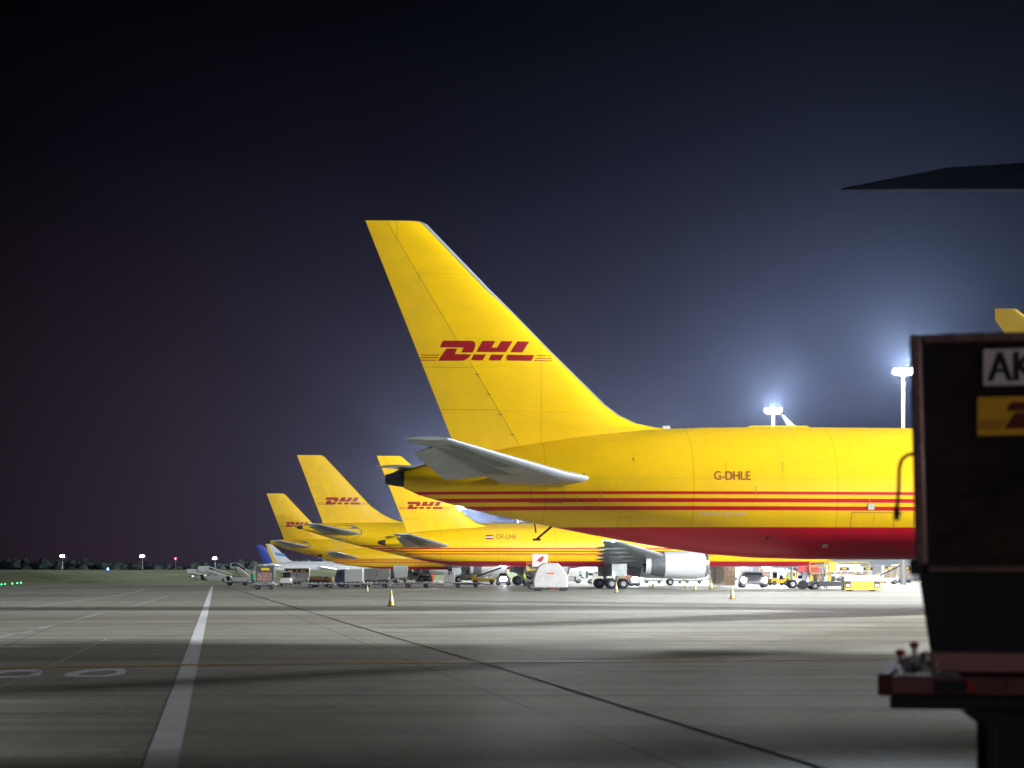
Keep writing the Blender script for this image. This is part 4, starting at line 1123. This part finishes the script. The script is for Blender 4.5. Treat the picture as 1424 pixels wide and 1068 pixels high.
# stairs trucks
def stairs(px, py, label, sc=1.0, steep=False):
    r = empty('stairs_truck', label=label, cat='stairs truck', group='white passenger stairs by the grass bank'); place(r, px, py)
    b = MB(); b.box(-1.9, 2.4, -.8, .8, .42, .95); b.prism([(-2.3, .42), (-1.3, .42), (-1.3, 1.2), (-1.9, 1.2), (-2.3, .9)], -.8, .8); bo = b.build('vehicle_body', M['white'], r, bevel=.03)
    b = MB(); b.box(-1.95, -1.45, -.815, .815, .9, 1.12); b.build('window', M['glass'], bo)
    for x in (-1.3, 1.5):
        for y in (-.7, .7): wheel(r, (x, y, .32), .32, .2)
    h = 2.6 if steep else 1.95
    b = MB()
    if steep: b.prism([(-1.3, h), (-.2, h), (2.5, .55), (2.5, .25), (-.4, h - .3), (-1.3, h - .3)], -.7, .7)
    else: b.prism([(-2.2, h), (-.9, h), (2.6, .75), (2.6, .45), (-1.0, h - .35), (-2.2, h - .35)], -.7, .7)
    b.build('stair_flight', M['white'], r, bevel=.02)
    b = MB()
    for y in (-.72, .72):
        if steep: b.tube([(-1.3, y, h + .55), (-.2, y, h + .55), (2.5, y, 1.0)], .03); b.bar((-1.3, y, h), (-1.3, y, h + .55), .03)
        else: b.tube([(-2.2, y, h + .4), (-.9, y, h + .4), (2.6, y, 1.15)], .03); b.bar((-2.2, y, h), (-2.2, y, h + .4), .03); b.box(-2.2, -.9, y - .01, y + .01, h, h + .4)
    b.build('handrail', M['white'], r)
    b = MB(); b.bar((-.8, 0, .9), (-.4, 0, h - .3), .08); b.bar((.4, 0, .9), (-.9, 0, h - .3), .06); b.build('lift_strut', M['grey'], r)
    r.scale = (sc,) * 3
    return r
stairs(278, 809.5, 'white stairs truck by the grass bank, leftmost of the three')
stairs(298, 810, 'white stairs truck by the grass bank, middle and largest', 1.2)
stairs(333, 811.5, 'steep white stairs truck right of the other two, behind the low dolly', 1.0, True)

# headlight vehicle
Dh = dist(817.5); sh = 2800 / Dh
def lit_vehicle(px, py, label, w=2.9, h=1.75, sep=1.1, m=M['cowl_dark'], power=3e4, name='ramp_tractor'):
    r = empty(name, label=label, cat='tractor', group='vehicles with headlights on'); place(r, px, py)
    b = MB()
    b.rev([(0, .01)], (0, 0, 0)) if False else None
    b.loft([[(x * kx, y, z * kz + dz) for x, z in ((-w/2, .35), (-w/2, 1.0), (-w/2 + .25, 1.25), (w/2 - .25, 1.25), (w/2, 1.0), (w/2, .35))] for y, kx, kz, dz in ((-1.3, .92, .9, 0), (-1.1, 1, 1, 0), (1.5, 1, 1, 0))])
    b.build('body', m, r)
    b = MB(); b.prism([(-w/2 + .25, 1.26), (w/2 - .25, 1.26), (w/2 - .5, h), (-w/2 + .5, h)], -.4, 1.2); co = b.build('cab', m, r, bevel=.05)
    b = MB(); b.prism([(-w/2 + .42, 1.32), (w/2 - .42, 1.32), (w/2 - .58, h - .1), (-w/2 + .58, h - .1)], -.42, -.405); b.build('windscreen', M['glass'], co)
    for x in (-w/2 + .25, w/2 - .25):
        for y in (-.9, 1.1): wheel(r, (x, y, .33), .33, .25)
    for sg in (-1, 1):
        b = MB(); b.rev([(-.02, .20), (.0, .26), (.08, .26)], (sg * sep, -1.33, .84), 'y', 16); b.build('headlight', M['headlight'], r)
        if power:
            ld = bpy.data.lights.new('headlight_beam', 'SPOT'); ld.energy = power; ld.spot_size = R(5); ld.spot_blend = 1.0; ld.color = (.85, .9, 1.0); ld.shadow_soft_size = .15
            lo = bpy.data.objects.new('headlight_beam', ld); col.objects.link(lo); lo.parent = r; lo.location = (sg * sep, -1.5, .84)
            d = Vector((-r.location.x, -r.location.y, 4.0)); lo.rotation_euler = d.to_track_quat('-Z', 'Y').to_euler()
    return r
lit_vehicle(1047, 817, 'wide grey tractor facing us with two glaring headlights under the near belly', sep=1.15)
lit_vehicle(700, 814, 'vehicle hidden in its own headlight glare right of the empty dollies', w=1.8, h=1.6, sep=.12, m=M['cowl_dark'], power=2.5e4)
lit_vehicle(882, 815, 'vehicle glaring beside the main wheels of the second airplane', w=1.2, h=1.2, sep=.12, m=M['grey'], power=1.5e4)

# people
def person(px, py, label, top, legs, pose=0, rz=0.0, D=None):
    r_obj = empty('person', label=label, cat='person'); place(r_obj, px, py, rz, D)
    V = []; E = []; Rr = []
    def v(p, r): V.append(p); Rr.append(r); return len(V) - 1
    pel = v((0, 0, .95), .15)
    ch = v((0, .02, 1.18), .15); c2 = v((0, .03, 1.38), .16); nk = v((0, .02, 1.53), .06); hd0 = v((0, -.005, 1.62), .085); hd = v((0, 0, 1.72), .095); ht = v((0, .01, 1.80), .06)
    E += [(pel, ch), (ch, c2), (c2, nk), (nk, hd0), (hd0, hd), (hd, ht)]
    for s in (-1, 1):
        stp = s * .12 * (1 if pose else .3)
        h = v((s * .10, 0, .88), .105); k_ = v((s * .11, -.03 + stp, .50), .070); an = v((s * .11, .02 + stp * 1.6, .10), .045); toe = v((s * .13, -.15 + stp * 1.6, .045), .038)
        E += [(pel, h), (h, k_), (k_, an), (an, toe)]
        sh_ = v((s * .19, .02, 1.42), .070); el = v((s * .26, -.02 + (-.05 if pose else 0), 1.14), .050)
        wr = v((s * .24, -.20 if pose else -.06, .98 if pose else .90), .033); E += [(c2, sh_), (sh_, el), (el, wr)]
        palm = v((s * .24, wr and V[wr][1] - .03, V[wr][2] - .07), .034); E.append((wr, palm))
        px_, py_, pz_ = V[palm]
        for i, ln in enumerate((.075, .085, .08, .062)):
            dy = -.028 + i * .019
            a_ = v((px_ - s * .004, py_ + dy, pz_ - .035), .009); b_ = v((px_ - s * .012, py_ + dy - .008, pz_ - .035 - ln * .6), .008); c_ = v((px_ - s * .03, py_ + dy - .01, pz_ - .035 - ln), .007)
            E += [(palm, a_), (a_, b_), (b_, c_)]
        t_ = v((px_ - s * .02, py_ - .04, pz_ + .0), .010); t2 = v((px_ - s * .03, py_ - .06, pz_ - .03), .008); E += [(palm, t_), (t_, t2)]
    me = bpy.data.meshes.new('body'); me.from_pydata(V, E, [])
    o = bpy.data.objects.new('body', me); col.objects.link(o)
    md = o.modifiers.new('skin', 'SKIN'); md.use_smooth_shade = True
    for i, r_ in enumerate(Rr): me.skin_vertices[0].data[i].radius = (r_, r_ * (.72 if i in (0, 1, 2) else 1))
    me.skin_vertices[0].data[0].use_root = True
    o.modifiers.new('sub', 'SUBSURF').levels = 1; o.modifiers['sub'].render_levels = 1
    dg = bpy.context.evaluated_depsgraph_get(); m2 = bpy.data.meshes.new_from_object(o.evaluated_get(dg)); bpy.data.objects.remove(o)
    m2.materials.clear()
    for m_ in (M['skin'], top, legs, M['black'], M['hair']): m2.materials.append(m_)
    for p in m2.polygons:
        z = p.center.z; x = abs(p.center.x)
        p.material_index = 4 if z > 1.74 else 0 if (z > 1.52 or (x > .2 and z < (.98 if pose else .92))) else 1 if z > .93 else 2 if z > .12 else 3
    b = bpy.data.objects.new('body', m2); col.objects.link(b); b.parent = r_obj
    vst = MB(); vst.loft([[((.215 + g_) * math.cos(2*math.pi*i/20) * kx, (.145 + g_) * math.sin(2*math.pi*i/20) + .02, z) for i in range(20)] for z, g_, kx in ((.86, .01, .85), (1.05, .0, .85), (1.3, .02, 1.0), (1.46, .0, .95), (1.50, -.06, .9))], (False, False)); vst.build('high_visibility_vest', top, r_obj)
    return r_obj
person(601, 815.5, 'worker in orange high visibility clothing bending over the dolly', M['orange'], M['orange'], 1, R(60))
person(874, 811, 'small worker in an orange vest between the gear legs of the second airplane', M['orange'], M['navy'], 0, R(20))
person(352, 818, 'worker in dark green jacket beside the dark container', M['green'], M['navy'], 0, R(150))

# smaller machines that fill the stand under the fuselages
def belt_loader(px, py, label, m=M['white'], flip=1, rz=0, up=2.6):
    r = empty('belt_loader', label=label, cat='belt loader', group='belt loaders'); place(r, px, py, rz)
    b = MB(); b.box(-1.7, 1.7, -.8, .8, .35, .85); b.prism([(-1.7 * flip, .85), (-.9 * flip, .85), (-1.0 * flip, 1.3), (-1.65 * flip, 1.3)], -.8, -.1); b.build('chassis', m, r, bevel=.03)
    b = MB(); b.prism([(-2.4 * flip, .75), (2.6 * flip, up), (2.6 * flip, up - .25), (-2.4 * flip, .5)], -.35, .35); b.build('belt_arm', M['dark'], r)
    b = MB(); b.bar((-2.2 * flip, -.4, 1.1), (2.5 * flip, -.4, up + .35), .03)
    for k in range(6): b.bar(((-2.2 + k * .94) * flip, -.4, .8 + k * (up - .75) / 5), ((-2.2 + k * .94) * flip, -.4, 1.1 + k * (up - .75) / 5), .02)
    b.build('handrail', M['equip_yellow'], r)
    b = MB(); b.bar((.6 * flip, 0, .8), (1.4 * flip, 0, up * .75), .07); b.build('lift_strut', M['grey'], r)
    for x in (-1.1, 1.2):
        for y in (-.72, .72): wheel(r, (x, y, .33), .33, .2)
def tug(px, py, label, m, rz=0, sc=1.0):
    r = empty('tow_tractor', label=label, cat='tractor', group='small tow tractors'); place(r, px, py, rz); r.scale = (sc,) * 3
    b = MB(); b.prism([(-1.3, .3), (1.3, .3), (1.3, .85), (.5, 1.0), (.3, .75), (-.5, .75), (-.6, 1.0), (-1.3, .95)], -.65, .65); b.build('body', m, r, bevel=.03)
    b = MB()
    for x in (-.55, .45):
        for y in (-.58, .58): b.bar((x, y, .8), (x, y, 1.75), .035)
    b.build('roof_post', M['dark'], r) if False else b.build('cab_frame', M['dark'], r)
    b = MB(); b.box(-.7, .6, -.65, .65, 1.74, 1.82); b.build('roof', m, r)
    b = MB(); b.box(.43, .46, -.5, .5, 1.0, 1.7); b.build('windscreen', M['glass'], r)
    b = MB(); b.box(-.45, -.1, -.35, .35, .75, .9); b.box(-.5, -.42, -.35, .35, .8, 1.3); b.build('seat', M['black'], r)
    for x in (-.85, .85):
        for y in (-.58, .58): wheel(r, (x, y, .3), .3, .18)
belt_loader(1232, 812, 'belt loader with a slanted dark arm reaching up to the belly by the tan containers', M['white'], 1, 0, 3.1)
belt_loader(1128, 815, 'white belt loader in the clutter left of the yellow power unit', M['white'], -1, 0, 2.4)
belt_loader(672, 812.5, 'belt loader under the second airplane, left of the glaring vehicle', M['equip_yellow'], 1, 0, 2.5)
tug(1118, 818, 'white tow tractor with roof just left of the loader', M['white'], R(20), 1.0)
tug(1082, 814, 'yellow tow tractor right of the glaring headlights', M['equip_yellow'], R(200))
tug(812, 811, 'small white tow tractor far behind the domed pallet', M['white'], R(10), 1.1)
tug(398, 814, 'white tow tractor right beside the dark container at the left', M['white'], R(90))
tug(543, 811, 'grey tow tractor left of the empty dolly, far back', M['grey'], R(180))
cargo_stack(1145, 809, 2.4, 2.3, M['wrap'], 'wrapped cargo pallet behind the loader, left of its red sign', seed=8)
cargo_stack(1064, 808.5, 2.4, 2.6, M['carton'], 'carton pallet far behind the right headlight', seed=9)
cargo_stack(1035, 808.5, 2.4, 2.4, M['wrap'], 'wrapped pallet far behind the left headlight', seed=10)
cargo_stack(832, 809, 2.0, 2.0, M['wrap'], 'wrapped pallet far back, left of the main wheels of the second airplane', seed=12)
cargo_stack(905, 808.5, 2.6, 2.3, M['offwhite'], 'pale pallet far back below the rear end of the white engine', seed=13)
for i, (px, py, body, a_, b_) in enumerate((
    (1018, 807.5, M['white'], 'white container far behind the brown pallets, left one', 'dolly of the far white container, left one'),
    (1205, 808, M['white'], 'white container behind the yellow power unit, left one', 'dolly of the white container behind the power unit, left one'),
    (1219, 808, M['grey'], 'grey container behind the yellow power unit, right one', 'dolly of the grey container behind the power unit'),
    (1172, 808, M['white'], 'white container behind the long loader deck', 'dolly of the white container behind the loader deck'),
    (556, 810.5, M['white'], 'white container far left of the worker in orange', 'dolly of the container far left of the worker'),
    (690, 808.5, M['white'], 'white container far back beside the glare under the second fin', 'dolly of the container beside the glare'),
    (845, 808.2, M['white'], 'white container far back between pallet and main wheels', 'dolly of the container between pallet and wheels'))):
    ld3_on_dolly(px, py, body, a_, b_, 1.3, 0, i % 2 == 1)
person(1137, 819, 'worker in an orange vest at the left end of the loader', M['orange'], M['navy'], 1, R(120))
person(1148, 818.5, 'worker in a yellow vest standing in front of the loader deck', M['hivis'], M['navy'], 0, R(10))
person(1096, 815, 'worker in a yellow vest beside the yellow tow tractor', M['hivis'], M['navy'], 0, R(-40))
person(729, 816, 'worker in a yellow vest left of the domed pallet', M['hivis'], M['navy'], 1, R(70))

# long pale terminal hall behind the airplanes
hall = empty('cargo_hall', (0, 0, 0), 0, 'long low white cargo hall behind all the parked airplanes', 'building')
b = MB(); b.box(-42, 240, 640, 690, 0, 6.4); b.build('wall', mat('white cladding', (.40, .42, .46), .5, noise=.1, nscale=.3), hall)
b = MB(); b.box(-43, 241, 639, 691, 6.403, 6.9); b.build('roof', M['grey'], hall)
for k_ in range(40):
    b = MB(); x = -38 + k_ * 6.9; b.box(x, x + 4.2, 639.88, 639.997, .05, 4.4)
    b.build('dock_door', [M['grey'], M['white'], M['window_lit']][(k_ * 7) % 3], hall)
# marker lights
def marker(px, py, m, label, group, D=None, z=.25, r_=.16, cat='marker light'):
    D = D or dist(py)
    r = empty('marker_light', (px_x(px, D), D, 0), 0, label, cat, group)
    b = MB(); b.rev([(0, .10), (z - r_, .06)], (0, 0, 0), 'z', 10); b.build('stem', M['dark'], r)
    b = MB(); b.rev([(z - r_, r_ * .6), (z, r_), (z + r_ * .7, r_ * .7), (z + r_, .02)], (0, 0, 0), 'z', 12); b.build('lens', m, r)
for i, px in enumerate((2, 7, 17, 24, 29)):
    marker(px, 814.8, M['greenlight'], 'small green light in the row low at the left edge', 'green lights at the left edge', z=.2 + .05 * i, r_=.10)
marker(139, 811.4, M['bluelight'], 'single bluish light on the ground in front of the grass bank', 'blue lights', r_=.12)
marker(150, 794, M['bluelight'], 'bluish white light on top of the grass bank', 'blue lights', D=330, z=2.3, r_=.2)
marker(244, 777, M['redlight'], 'red obstruction light above the far trees', 'obstruction lights', D=880, z=8.2, r_=.35)

# night air over the apron
hz = MB(); hz.box(-1200, 1200, -140, 1400, -1, 40)
def haze_mat():
    m = bpy.data.materials.new('thin night haze'); m.use_nodes = True; nt = m.node_tree
    for n in list(nt.nodes):
        if n.type == 'BSDF_PRINCIPLED': nt.nodes.remove(n)
    v = nt.nodes.new('ShaderNodeVolumePrincipled'); v.inputs['Density'].default_value = .000018; v.inputs['Color'].default_value = (.56, .66, 1, 1); v.inputs['Anisotropy'].default_value = .9
    out = [n for n in nt.nodes if n.type == 'OUTPUT_MATERIAL'][0]
    nt.links.new(v.outputs[0], out.inputs['Volume']); return m
tag(hz.build('haze', haze_mat(), smooth=False), kind='stuff')
